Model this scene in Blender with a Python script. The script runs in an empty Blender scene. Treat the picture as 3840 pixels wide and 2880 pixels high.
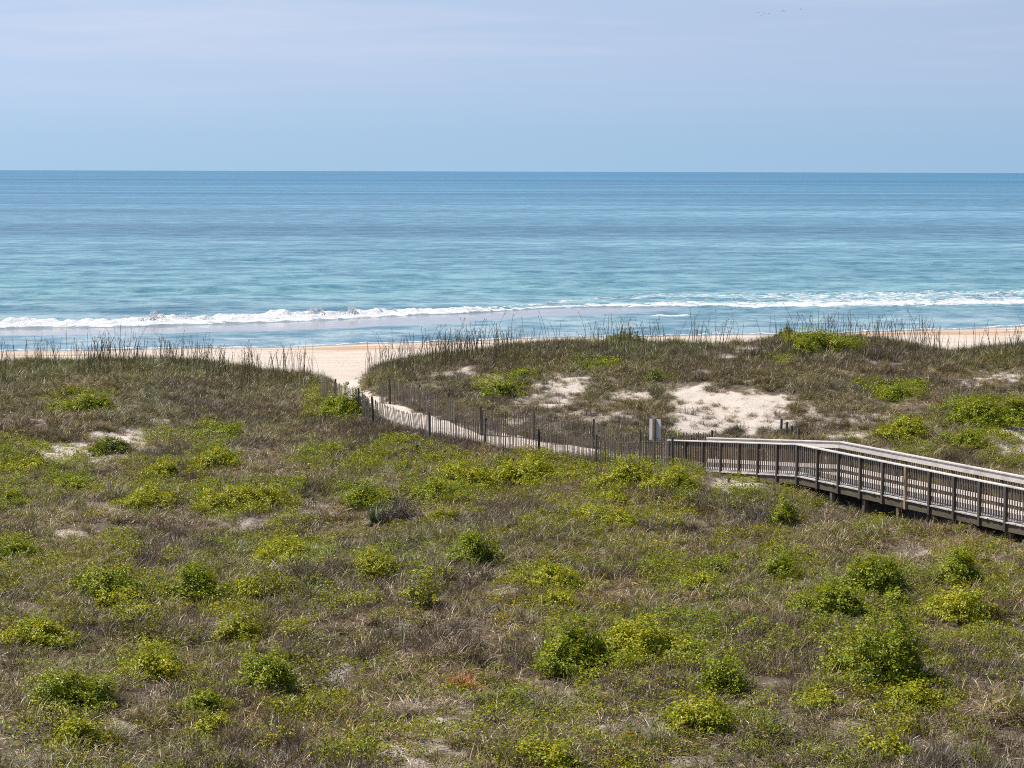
import bpy, math, random
import numpy as np
from mathutils import Matrix, Vector

rng = np.random.default_rng(7)
random.seed(7)
scene = bpy.context.scene
COL = scene.collection

# ------------------------------------------------------------------ camera
F = 8500.0                      # focal length in photograph pixels (3840 wide)
CAM = np.array([0.0, 0.0, 11.0])
PITCH = math.atan((1440 - 642.5) / F)
ROLL = math.radians(0.157)
_f = np.array([0, math.cos(PITCH), -math.sin(PITCH)])
_u0 = np.array([0, math.sin(PITCH), math.cos(PITCH)])
_r0 = np.array([1.0, 0, 0])
_r = math.cos(ROLL) * _r0 + math.sin(ROLL) * _u0
_u = math.cos(ROLL) * _u0 - math.sin(ROLL) * _r0
SEA = -3.5


def ray(px, py):
    return _f + (px - 1920) / F * _r - (py - 1440) / F * _u


def project(X, Y, Z):
    dx, dy, dz = X - CAM[0], Y - CAM[1], Z - CAM[2]
    w = dx * _f[0] + dy * _f[1] + dz * _f[2]
    a = dx * _r[0] + dy * _r[1] + dz * _r[2]
    b = dx * _u[0] + dy * _u[1] + dz * _u[2]
    w = np.maximum(w, 1e-3)
    return 1920 + F * a / w, 1440 - F * b / w


# ------------------------------------------------------------------ noise
def _hash(ix, iy, seed):
    h = (ix.astype(np.int64) * 374761393 + iy.astype(np.int64) * 668265263 + seed * 1442695041) & 0xFFFFFFFF
    h = ((h ^ (h >> 13)) * 1274126177) & 0xFFFFFFFF
    h = (h ^ (h >> 16)) & 0xFFFFFF
    return h / float(0xFFFFFF)


def vnoise(x, y, seed=0):
    x = np.asarray(x, float); y = np.asarray(y, float)
    ix = np.floor(x); iy = np.floor(y)
    fx = x - ix; fy = y - iy
    fx = fx * fx * (3 - 2 * fx); fy = fy * fy * (3 - 2 * fy)
    a = _hash(ix, iy, seed); b = _hash(ix + 1, iy, seed)
    c = _hash(ix, iy + 1, seed); d = _hash(ix + 1, iy + 1, seed)
    return (a * (1 - fx) + b * fx) * (1 - fy) + (c * (1 - fx) + d * fx) * fy


def fbm(x, y, seed=0, octv=4, gain=0.5):
    s = 0; a = 1.0; t = 0
    for k in range(octv):
        s = s + a * vnoise(x * 2 ** k + 17.3 * k, y * 2 ** k - 9.1 * k, seed + k)
        t += a; a *= gain
    return s / t


def sstep(a, b, x):
    t = np.clip((x - a) / (b - a), 0, 1)
    return t * t * (3 - 2 * t)


# ------------------------------------------------------------------ terrain height
# walkway frame (used to keep plants off the deck)
WU = np.array([0.437, -0.8995]); WN = np.array([0.8995, 0.437])
W_B = np.array([9.56, 74.9]); RAMP = 8.54
W_E = W_B - WU * RAMP
DECK_W = 1.62


def walk_st(X, Y):
    return (X - W_E[0]) * WU[0] + (Y - W_E[1]) * WU[1], (X - W_E[0]) * WN[0] + (Y - W_E[1]) * WN[1]


YC = 113.0
_crest_px = np.array([-1800, -900, -400, 0, 300, 600, 800, 1000, 1150, 1240, 1310, 1360, 1400, 1500, 1700, 1900, 2050, 2200, 2400,
                      2600, 2800, 3000, 3200, 3400, 3550, 3650, 3750, 3840, 4200, 4800, 5600])
_crest_y = np.array([1330, 1360, 1345, 1352, 1345, 1348, 1362, 1385, 1402, 1420, 1412, 1395, 1375, 1350, 1322, 1295, 1280, 1278, 1287,
                     1285, 1272, 1258, 1262, 1280, 1305, 1312, 1298, 1288, 1295, 1280, 1300]) + np.where(_crest_px < 1230, 36, 26)
_crest_X = (_crest_px - 1920) / F * YC
_crest_Z = 11 - YC * (_crest_y - 642.5) / F


def shore_Y(X):
    return 195.5 + 0.37 * np.clip(X, -140, 140) + 1.3 * np.sin(X * 0.13 + 1.0) + 0.5 * np.sin(X * 0.41)


PATH = np.array([(6.6, 82.6), (5.0, 84.6), (3.4, 85.9), (1.3, 87.5), (-0.9, 89.9), (-2.9, 92.7), (-4.9, 96.2), (-6.1, 99.3),
                 (-7.0, 102.5), (-7.6, 106), (-8.0, 110), (-8.6, 116), (-9.2, 126)])
PATH_W = np.array([0.75, 0.85, 0.95, 0.95, 0.9, 0.9, 0.85, 0.8, 0.7, 0.55, 0.5, 0.6, 1.2])


def path_dist(X, Y):
    """signed-ish distance to the footpath's edge (negative inside)"""
    best = np.full(np.shape(X), 1e9)
    for i in range(len(PATH) - 1):
        a, b = PATH[i], PATH[i + 1]
        d = b - a
        t = np.clip(((X - a[0]) * d[0] + (Y - a[1]) * d[1]) / (d @ d), 0, 1)
        w = PATH_W[i] + t * (PATH_W[i + 1] - PATH_W[i])
        dist = np.hypot(X - a[0] - t * d[0], Y - a[1] - t * d[1]) - w
        best = np.minimum(best, dist)
    return best


def ground_Z(X, Y):
    X = np.asarray(X, float); Y = np.asarray(Y, float)
    zc = np.interp(X, _crest_X, _crest_Z)
    pd = path_dist(X, Y)
    calm = sstep(0.0, 2.0, pd)
    n = (fbm(X * 0.17 + 3, Y * 0.17, 11, 3) - 0.5) * 0.75 + (fbm(X * 0.6, Y * 0.6, 21, 3) - 0.5) * 0.36
    base = 0.22 + n * (0.25 + 0.75 * calm)
    t = sstep(84, YC, Y)
    z = base + (zc - 0.22) * t - n * 0.55 * t
    # blow-out with the bare sand slope, and the hollow in front of it
    z = z + 0.45 * np.exp(-(((X - 9.6) / 4.5) ** 2 + ((Y - 100.5) / 4.0) ** 2)) - 0.3 * np.exp(-(((X - 9.0) / 3.5) ** 2 + ((Y - 91.0) / 3.5) ** 2))
    z = z - 0.06 * (1 - sstep(-0.6, 0.5, pd))
    ws, wt = walk_st(X, Y)
    z = z + 0.36 * np.exp(-((ws - 2.2) / 2.7) ** 2 - ((wt + 1.7) / 1.0) ** 2)
    z = z + 0.12 * sstep(4, 8, ws) * sstep(-5, -1.2, wt) * sstep(6, 3, wt)
    # seaward face and beach
    ys = shore_Y(X)
    beach0 = -1.35
    yb = YC + 13
    bt = np.clip((Y - yb) / (ys - yb), 0, 3)
    beach = beach0 + (SEA - beach0) * bt - 0.0 + (fbm(X * 0.25, Y * 0.25, 31, 3) - 0.5) * 0.16 * sstep(ys - 6, ys - 30, Y)
    k = sstep(YC + 1.0, yb + 3, Y)
    return z * (1 - k) + beach * k


def at(px, py):
    """where the view line through a photograph pixel meets the ground"""
    d = ray(px, py)
    ts = np.linspace(30, 240, 2200) / d[1]
    P = CAM[None] + ts[:, None] * d[None]
    g = ground_Z(P[:, 0], P[:, 1])
    below = np.nonzero(P[:, 2] < g)[0]
    i = below[0] if len(below) else len(ts) - 1
    return np.array([P[i, 0], P[i, 1], g[i]])


# ------------------------------------------------------------------ helpers
def lin(r, g, b):
    f = lambda c: (c / 255 / 12.92) if c / 255 <= 0.04045 else ((c / 255 + 0.055) / 1.055) ** 2.4
    return (f(r), f(g), f(b), 1.0)


def link_mesh(name, V, faces, mat=None, parent=None, smooth=False, cols=None, attrs=None, link=True):
    me = bpy.data.meshes.new(name)
    V = np.asarray(V, np.float32)
    if isinstance(faces, np.ndarray):
        n, k = faces.shape
        me.vertices.add(len(V)); me.vertices.foreach_set('co', V.ravel())
        me.loops.add(n * k); me.loops.foreach_set('vertex_index', faces.astype(np.int32).ravel())
        me.polygons.add(n)
        me.polygons.foreach_set('loop_start', np.arange(0, n * k, k, dtype=np.int32))
        me.update(calc_edges=True)
    else:
        me.from_pydata([tuple(v) for v in V], [], faces)
    if cols is not None:
        a = me.color_attributes.new('col', 'FLOAT_COLOR', 'POINT')
        c = np.ones((len(V), 4), np.float32); c[:, :3] = cols
        a.data.foreach_set('color', c.ravel())
    for k, v in (attrs or {}).items():
        a = me.attributes.new(k, 'FLOAT', 'POINT')
        a.data.foreach_set('value', np.asarray(v, np.float32))
    if smooth:
        me.polygons.foreach_set('use_smooth', np.ones(len(me.polygons), bool))
    if mat is not None:
        me.materials.append(mat)
    o = bpy.data.objects.new(name, me)
    if link:
        COL.objects.link(o)
    if parent is not None:
        o.parent = parent
        o.matrix_parent_inverse = Matrix.Identity(4)
    return o


def tag(o, label=None, cat=None, group=None, kind=None):
    for k, v in (('label', label), ('category', cat), ('group', group), ('kind', kind)):
        if v:
            o[k] = v
    return o


def empty(name, loc, rz=0.0):
    o = bpy.data.objects.new(name, None)
    o.location = loc; o.rotation_euler = (0, 0, rz); o.empty_display_size = 0.2
    COL.objects.link(o)
    return o


class MB:
    """collects boxes and tubes of one mesh object"""
    def __init__(s):
        s.v = []; s.f = []; s.c = []

    def add(s, V, Fc, c=1.0):
        k = len(s.v)
        s.v += [tuple(p) for p in V]
        s.f += [tuple(i + k for i in f) for f in Fc]
        s.c += [(c, c, c) if np.isscalar(c) else tuple(c)] * len(V)

    def box(s, o, ax, ay, az, c=1.0):
        """box with corner-centre o and three half vectors"""
        o, ax, ay, az = (np.array(q, float) for q in (o, ax, ay, az))
        V = [o + i * ax + j * ay + k * az for k in (-1, 1) for j in (-1, 1) for i in (-1, 1)]
        s.add(V, [(0, 2, 3, 1), (4, 5, 7, 6), (0, 1, 5, 4), (2, 6, 7, 3), (0, 4, 6, 2), (1, 3, 7, 5)], c)

    def tube(s, pts, rad, n=6, c=1.0, cap=True):
        pts = np.asarray(pts, float)
        rad = np.broadcast_to(np.asarray(rad, float), (len(pts),))
        V = []; Fc = []
        for i, p in enumerate(pts):
            d = pts[min(i + 1, len(pts) - 1)] - pts[max(i - 1, 0)]
            d = d / (np.linalg.norm(d) + 1e-9)
            a = np.cross(d, (0.31, 0.9, 0.2)); a /= np.linalg.norm(a) + 1e-9
            b = np.cross(d, a)
            for k in range(n):
                th = 2 * math.pi * k / n
                V.append(p + rad[i] * (a * math.cos(th) + b * math.sin(th)))
        for i in range(len(pts) - 1):
            for k in range(n):
                k2 = (k + 1) % n
                Fc.append((i * n + k, i * n + k2, (i + 1) * n + k2, (i + 1) * n + k))
        if cap:
            Fc.append(tuple(range(n))[::-1]); Fc.append(tuple((len(pts) - 1) * n + k for k in range(n)))
        s.add(V, Fc, c)

    def build(s, name, mat, parent=None, smooth=False, bevel=0.0):
        o = link_mesh(name, np.array(s.v), s.f, mat, parent, smooth, cols=np.array(s.c))
        if bevel:
            m = o.modifiers.new('bevel', 'BEVEL'); m.width = bevel; m.segments = 1; m.limit_method = 'ANGLE'
        return o


# ------------------------------------------------------------------ node helpers
class N:
    def __init__(s, name):
        s.m = bpy.data.materials.new(name); s.m.use_nodes = True
        s.t = s.m.node_tree; s.t.nodes.clear()
        s.out = s.t.nodes.new('ShaderNodeOutputMaterial')

    def n(s, typ, **kw):
        x = s.t.nodes.new(typ)
        for k, v in kw.items():
            if k in x.inputs.keys():
                s.set(x.inputs[k], v)
            else:
                setattr(x, k, v)
        return x

    def set(s, sock, v):
        if isinstance(v, bpy.types.NodeSocket):
            s.t.links.new(v, sock)
        else:
            sock.default_value = v

    def math(s, op, a, b=0.0, c=0.0, clamp=False):
        x = s.t.nodes.new('ShaderNodeMath'); x.operation = op; x.use_clamp = clamp
        for i, v in enumerate((a, b, c)):
            s.set(x.inputs[i], v)
        return x.outputs[0]

    def mix(s, f, a, b, blend='MIX'):
        x = s.t.nodes.new('ShaderNodeMix'); x.data_type = 'RGBA'; x.blend_type = blend; x.clamp_factor = True
        s.set(x.inputs[0], f); s.set(x.inputs[6], a); s.set(x.inputs[7], b)
        return x.outputs[2]

    def ramp(s, f, stops, interp='LINEAR'):
        x = s.t.nodes.new('ShaderNodeValToRGB'); x.color_ramp.interpolation = interp
        e = x.color_ramp.elements
        while len(e) < len(stops):
            e.new(0.5)
        for el, (p, c) in zip(e, stops):
            el.position = p; el.color = c if len(c) == 4 else (*c, 1)
        s.set(x.inputs[0], f)
        return x.outputs[0]

    def mapr(s, v, a, b, c=0.0, d=1.0, smooth=True):
        x = s.t.nodes.new('ShaderNodeMapRange')
        x.interpolation_type = 'SMOOTHSTEP' if smooth else 'LINEAR'
        for i, q in enumerate((v, a, b, c, d)):
            s.set(x.inputs[i], q)
        return x.outputs[0]

    def noise(s, vec, scale, detail=3.0, rough=0.5, dist=0.0):
        x = s.t.nodes.new('ShaderNodeTexNoise')
        s.set(x.inputs['Vector'], vec)
        x.inputs['Scale'].default_value = scale; x.inputs['Detail'].default_value = detail
        x.inputs['Roughness'].default_value = rough; x.inputs['Distortion'].default_value = dist
        return x.outputs[0]

    def vmul(s, vec, k):
        x = s.t.nodes.new('ShaderNodeVectorMath'); x.operation = 'MULTIPLY'
        s.set(x.inputs[0], vec); x.inputs[1].default_value = k
        return x.outputs[0]

    def attr(s, name, typ='GEOMETRY'):
        x = s.t.nodes.new('ShaderNodeAttribute'); x.attribute_name = name; x.attribute_type = typ
        return x

    def pos(s):
        return s.t.nodes.new('ShaderNodeNewGeometry').outputs['Position']

    def obj(s):
        return s.t.nodes.new('ShaderNodeTexCoord').outputs['Object']

    def bump(s, h, strength=0.5, dist=0.02):
        x = s.t.nodes.new('ShaderNodeBump'); s.set(x.inputs['Height'], h)
        s.set(x.inputs['Strength'], strength); x.inputs['Distance'].default_value = dist
        return x.outputs[0]

    def principled(s, color, rough=0.7, spec=0.3, normal=None, **kw):
        x = s.t.nodes.new('ShaderNodeBsdfPrincipled')
        s.set(x.inputs['Base Color'], color); s.set(x.inputs['Roughness'], rough)
        s.set(x.inputs['Specular IOR Level'], spec)
        if normal is not None:
            s.set(x.inputs['Normal'], normal)
        for k, v in kw.items():
            s.set(x.inputs[k], v)
        return x.outputs[0]

    def done(s, shader):
        s.t.links.new(shader, s.out.inputs['Surface'])
        return s.m


def leafy(name, trans=0.35, rough=0.45, spec=0.5, tcol=(1.0, 1.0, 0.55, 1), instanced=True):
    m = N(name)
    c = m.attr('col').outputs['Color']
    if instanced:
        c = m.mix(1.0, c, m.attr('tint', 'INSTANCER').outputs['Color'], 'MULTIPLY')
    p = m.principled(c, rough, spec)
    t = m.n('ShaderNodeBsdfTranslucent')
    m.set(t.inputs['Color'], m.mix(1.0, c, tcol, 'MULTIPLY'))
    x = m.n('ShaderNodeMixShader'); x.inputs[0].default_value = trans
    m.t.links.new(p, x.inputs[1]); m.t.links.new(t.outputs[0], x.inputs[2])
    return m.done(x.outputs[0])


M_GRASS = leafy('dry_grass', 0.25, 0.42, 0.45, (1.0, 0.95, 0.75, 1))
M_VINE = leafy('vine_leaf', 0.38, 0.42, 0.28, (1.15, 1.1, 0.3, 1))
M_SHRUB = leafy('shrub_leaf', 0.34, 0.40, 0.28, (1.15, 1.1, 0.3, 1), instanced=False)
M_STALK = leafy('stalk', 0.1, 0.6, 0.3)


def twig_mat():
    m = N('twig')
    c = m.attr('col').outputs['Color']
    return m.done(m.principled(c, 0.8, 0.2))


M_TWIG = twig_mat()


def wood_mat(name, base, tint, scale=1.0, axis=(1, 1, 1)):
    """weathered timber: streaked grain, knots and grey patches"""
    m = N(name)
    p = m.obj()
    g = m.noise(m.vmul(p, axis), 22 * scale, 5, 0.6, 0.4)
    b = m.noise(p, 2.1, 3, 0.5)
    c = m.mix(m.mapr(g, 0.3, 0.72), base, tint)
    c = m.mix(m.math('MULTIPLY', m.mapr(b, 0.45, 0.75), 0.45), c, (tint[0] * 0.6, tint[1] * 0.58, tint[2] * 0.56, 1))
    c = m.mix(1.0, c, m.attr('col').outputs['Color'], 'MULTIPLY')
    return m.done(m.principled(c, 0.85, 0.15, m.bump(g, 0.35, 0.004)))


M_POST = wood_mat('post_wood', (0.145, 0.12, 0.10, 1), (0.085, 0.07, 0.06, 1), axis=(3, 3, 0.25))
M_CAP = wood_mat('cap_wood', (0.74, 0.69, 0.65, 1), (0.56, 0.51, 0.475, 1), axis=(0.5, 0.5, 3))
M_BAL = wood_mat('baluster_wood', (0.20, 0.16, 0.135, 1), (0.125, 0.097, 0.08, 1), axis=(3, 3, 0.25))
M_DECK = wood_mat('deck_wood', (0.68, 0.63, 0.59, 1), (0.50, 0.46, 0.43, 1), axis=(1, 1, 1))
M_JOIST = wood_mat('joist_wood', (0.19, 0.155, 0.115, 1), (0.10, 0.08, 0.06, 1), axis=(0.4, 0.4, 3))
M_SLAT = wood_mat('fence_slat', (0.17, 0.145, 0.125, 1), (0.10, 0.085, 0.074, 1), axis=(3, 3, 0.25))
M_FPOST = wood_mat('fence_post_wood', (0.15, 0.14, 0.13, 1), (0.075, 0.07, 0.065, 1), axis=(3, 3, 0.3))
M_SIGNPOST = wood_mat('sign_post_wood', (0.34, 0.25, 0.16, 1), (0.20, 0.145, 0.095, 1), axis=(3, 3, 0.3))


def flat_mat(name, col, rough=0.5, spec=0.4, metal=0.0, var=0.15):
    m = N(name)
    nz = m.noise(m.obj(), 7.0, 4, 0.6)
    c = m.mix(m.mapr(nz, 0.35, 0.7), col, tuple(q * (1 - var) for q in col[:3]) + (1,))
    return m.done(m.principled(c, rough, spec, Metallic=metal))


M_WIRE = flat_mat('fence_wire', (0.16, 0.14, 0.13, 1), 0.6, 0.3)
M_SIGN = flat_mat('sign_sheet', (0.78, 0.79, 0.81, 1), 0.45, 0.4, 0.0, 0.06)
M_BOX = flat_mat('light_box', (0.72, 0.70, 0.66, 1), 0.5)
M_BIRD = flat_mat('bird_feather', (0.06, 0.055, 0.05, 1), 0.8, 0.2)
M_BOATW = flat_mat('boat_hull', (0.85, 0.85, 0.85, 1), 0.4)
M_BOATD = flat_mat('boat_hull_dark', (0.05, 0.055, 0.065, 1), 0.5)

# ------------------------------------------------------------------ bare sand map (photograph ellipses: x, y, rx, ry, strength)
BARE = [(2750, 1520, 190, 60, 1.25), (2640, 1580, 130, 45, 1.2), (2850, 1585, 150, 40, 1.0), (2600, 1490, 90, 45, 1.1), (2560, 1460, 60, 40, .8),
        (2120, 1440, 110, 40, .85), (2030, 1500, 130, 30, .8), (2380, 1480, 80, 26, .8), (2200, 1560, 170, 26, .6), (1960, 1570, 120, 24, .55),
        (1730, 1395, 110, 32, .65), (1830, 1420, 70, 25, .6), (1650, 1450, 60, 22, .5), (2780, 1310, 70, 22, .8), (2710, 1330, 40, 20, .7),
        (500, 1640, 95, 30, 1.15), (390, 1645, 50, 22, 1.1), (250, 1690, 110, 28, 1.05), (200, 1720, 70, 22, 1.0), (380, 1715, 120, 18, .8),
        (270, 2010, 75, 26, 1.1), (450, 1990, 45, 14, .7), (3790, 1640, 120, 60, 1.0), (3760, 1420, 150, 26, .7), (3640, 1440, 70, 14, .6),
        (3440, 1520, 110, 18, .5), (3250, 1570, 160, 22, .75), (3170, 1630, 90, 16, .7), (2780, 1805, 100, 30, .7), (2700, 1820, 60, 22, .6),
        (2040, 1850, 60, 26, .7), (1180, 1920, 90, 26, .8), (1080, 1390, 80, 20, .8), (1150, 1380, 60, 18, .7), (1220, 1480, 50, 22, .7),
        (1330, 2020, 90, 40, .6), (1690, 2750, 130, 60, .85), (1260, 2610, 90, 24, .65), (1520, 2345, 60, 26, .6), (3190, 2740, 90, 40, .75),
        (3560, 2765, 90, 40, .6), (3660, 2360, 110, 24, .6), (120, 2290, 90, 40, .55), (530, 2440, 60, 40, .55), (470, 2720, 70, 60, .5),
        (100, 2780, 110, 60, .55), (2580, 2880, 90, 50, .7), (2720, 1975, 120, 40, .45), (2400, 2060, 200, 40, .4), (700, 1915, 90, 22, .6),
        (1120, 2780, 110, 40, .5), (3330, 1960, 120, 24, .5), (3820, 2800, 60, 60, .4), (3640, 2560, 90, 30, .35), (1340, 1400, 60, 26, 1.2),
        (560, 1410, 110, 16, .45), (1010, 1930, 110, 20, .5), (3080, 2440, 80, 50, .35), (2880, 2560, 80, 40, .3)]


def blob_map(px, py, blobs, edge=0.35, seed=3, nscale=0.012, namp=0.55):
    v = np.zeros(np.shape(px))
    n = fbm(px * nscale, py * nscale * 1.8, seed, 4) - 0.5
    for b in blobs:
        d = np.hypot((px - b[0]) / b[2], (py - b[1]) / b[3])
        v = np.maximum(v, b[4] * sstep(1 + edge, 1 - edge, d + n * 2 * namp))
    return v


def bare_at(X, Y, Z, px=None, py=None):
    if px is None:
        px, py = project(X, Y, Z)
    b = blob_map(px, py, [(q[0], q[1], q[2], q[3], q[4] * (.72 if q[1] > 1860 else .95)) for q in BARE], .6, 3, .022, .85) * (.62 + .38 * sstep(.35, .55, fbm(X * 1.4, Y * .7, 78, 3)))
    g = fbm(X * 0.55, Y * 0.3, 77, 4)
    b = np.maximum(b, 0.42 * sstep(0.60, 0.74, g))
    pd = path_dist(X, Y)
    jag = (fbm(X * 1.3, Y * 1.3, 5, 3) - 0.5) * 0.9
    b = np.maximum(b, 1.3 * sstep(0.35, -0.25, pd + jag))
    zbeach = sstep(YC + 5, YC + 10, Y + (fbm(X * .3, Y * .3, 8, 2) - .5) * 6)
    return np.maximum(b, 1.3 * zbeach)


# ------------------------------------------------------------------ ground
def grow(a, b, n):
    return a + (b - a) * np.linspace(0, 1, n) ** 2.2


def build_ground():
    xs = np.concatenate([-grow(46, 1500, 26)[::-1], np.arange(-45.7, 45.8, 0.3), grow(46, 1500, 26)])
    ys = np.concatenate([-grow(-30, 400, 12)[::-1], np.arange(30.5, 130, 0.27), np.arange(130, 245, 0.7)])
    ys = np.unique(ys)
    X, Y = np.meshgrid(xs, ys)
    Z = ground_Z(X, Y)
    px, py = project(X, Y, Z)
    bare = bare_at(X, Y, Z, px, py)
    V = np.stack([X, Y, Z], -1).reshape(-1, 3)
    ny, nx = X.shape
    i = np.arange(ny - 1)[:, None] * nx + np.arange(nx - 1)[None]
    Fc = np.stack([i, i + 1, i + nx + 1, i + nx], -1).reshape(-1, 4)
    s = (shore_Y(X) - Y)
    m = N('dune_sand')
    p = m.pos()
    b = m.attr('bare').outputs['Fac']
    sh = m.attr('shore').outputs['Fac']
    n1 = m.noise(p, 1.4, 5, 0.65)
    n2 = m.noise(p, 14.0, 4, 0.7)
    n3 = m.noise(m.vmul(p, (0.35, 1, 1)), 0.5, 5, 0.6)
    sand = m.mix(m.mapr(n1, 0.3, 0.75), (0.53, 0.455, 0.39, 1), (0.62, 0.55, 0.485, 1))
    beach = m.mix(m.mapr(n3, 0.35, 0.7), (0.62, 0.54, 0.465, 1), (0.54, 0.455, 0.375, 1))
    sand = m.mix(m.mapr(sh, 75, 62), sand, beach)
    # band of orange sand by the waterline
    rust = m.math('MULTIPLY', m.mapr(sh, 2.0, 5.0), m.mapr(sh, 16.0, 9.0))
    rust = m.math('MULTIPLY', rust, m.mapr(m.noise(m.vmul(p, (0.3, 1.0, 1.0)), 0.16, 3, 0.6), 0.45, 0.60))
    sand = m.mix(m.math('MULTIPLY', rust, 0.8), sand, (0.42, 0.245, 0.13, 1))
    # wet strip
    sand = m.mix(m.mapr(sh, 3.0, 0.6), sand, (0.33, 0.27, 0.22, 1))
    litter = m.mix(m.mapr(n2, 0.35, 0.7), (0.085, 0.064, 0.045, 1), (0.20, 0.16, 0.115, 1))
    litter = m.mix(m.mapr(n1, 0.5, 0.75), litter, (0.27, 0.225, 0.17, 1))
    bb = m.math('ADD', b, m.math('MULTIPLY', m.math('SUBTRACT', n1, 0.5), 0.9))
    bb = m.math('ADD', bb, m.math('MULTIPLY', m.math('SUBTRACT', n2, 0.5), 0.7))
    c = m.mix(m.mapr(bb, 0.25, 0.7), litter, sand)
    n4 = m.noise(p, 3.2, 2, 0.5, 0.6)
    c = m.mix(m.math('MULTIPLY', m.mapr(n4, 0.62, 0.72), m.math('MULTIPLY', m.mapr(sh, 75, 62), 0.45)), c, (0.20, 0.155, 0.115, 1))
    h = m.math('ADD', m.math('ADD', m.math('MULTIPLY', n1, 0.5), m.math('MULTIPLY', n4, 0.9)), m.math('MULTIPLY', n2, 0.45))
    rough = m.mapr(sh, 2.5, 0.2, 0.95, 0.35)
    mat = m.done(m.principled(c, rough, 0.25, m.bump(h, 0.7, 0.12)))
    o = link_mesh('ground', V, Fc, mat, smooth=True, attrs={'bare': bare.ravel(), 'shore': s.ravel()})
    tag(o, 'sandy dune ground running down to the pale beach', 'ground', kind='structure')


build_ground()

# ------------------------------------------------------------------ sea
def foam_profile(X, Y):
    """foam amount, wet film amount, roller height, all in world metres from the shoreline"""
    s = Y - shore_Y(X)
    kx = np.array([-60, -41, -20, -5, 2, 8, 17, 28, 48, 70])
    jn = (fbm(X * 0.12, Y * 0.02, 91, 3) - 0.5)
    inner = np.interp(X, kx, [26, 27, 32, 37, 40, 42, 43, 38, 32, 30]) + jn * 5
    outer = np.interp(X, kx, [39, 41, 46, 49, 54, 66, 76, 78, 73, 72]) + (fbm(X * 0.09, Y * 0.02, 95, 3) - 0.5) * 8
    wet0 = np.interp(X, kx, [15, 17, 18, 22, 26, 28, 36, 60, 90, 90]) + (fbm(X * 0.10, Y * 0.05, 97, 3) - 0.5) * 5
    u = (s - inner) / np.maximum(outer - inner, 1)
    # leading edge crisp, trailing edge lacy
    foam = sstep(-0.04, 0.06, u) * (1 - np.interp(X, [-30, -5, 5], [.9, .9, .8]) * sstep(np.interp(X, [-30, -10, 5, 25], [.32, .4, .06, .14]), 1.05, u)) * np.interp(X, [-8, 6, 20], [.86, .80, .76])
    foam = np.where(u > 1.15, 0, foam)
    # hole between the two lines on the right
    hole = np.interp(X, [-8, 3, 12, 24, 34], [0, .5, .45, .35, .2]) * np.exp(-((u - 0.33) / 0.14) ** 2)
    foam = np.clip(foam - hole, 0, 1)
    # small lone whitecap line inside
    foam = np.maximum(foam, 0.8 * np.exp(-((s - 27.5 - 0.3 * np.sin(X)) / 1.3) ** 2) * sstep(13.5, 14.5, X) * sstep(19, 17.5, X))
    foam = np.maximum(foam, 0.75 * np.exp(-((s - 0.5) / 0.55) ** 2))
    wet = sstep(0, 2.5, s - wet0) * sstep(1.0, -1.0, s - inner) * np.interp(X, [-60, 5, 22, 30], [1, 1, .6, 0])
    ro = np.exp(-((u - 0.42) / 0.17) ** 2) * np.interp(X, [-60, -45, -20, -8, 0, 8], [.75, .8, .85, .55, .25, .12])
    ro = np.maximum(ro, np.exp(-((u - 0.55) / 0.14) ** 2) * np.interp(X, [6, 20, 50], [0, .35, .4]))
    ro = np.maximum(ro, np.exp(-((u - 0.06) / 0.05) ** 2) * 0.22)
    return s, np.clip(foam, 0, 1), wet, ro


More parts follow.
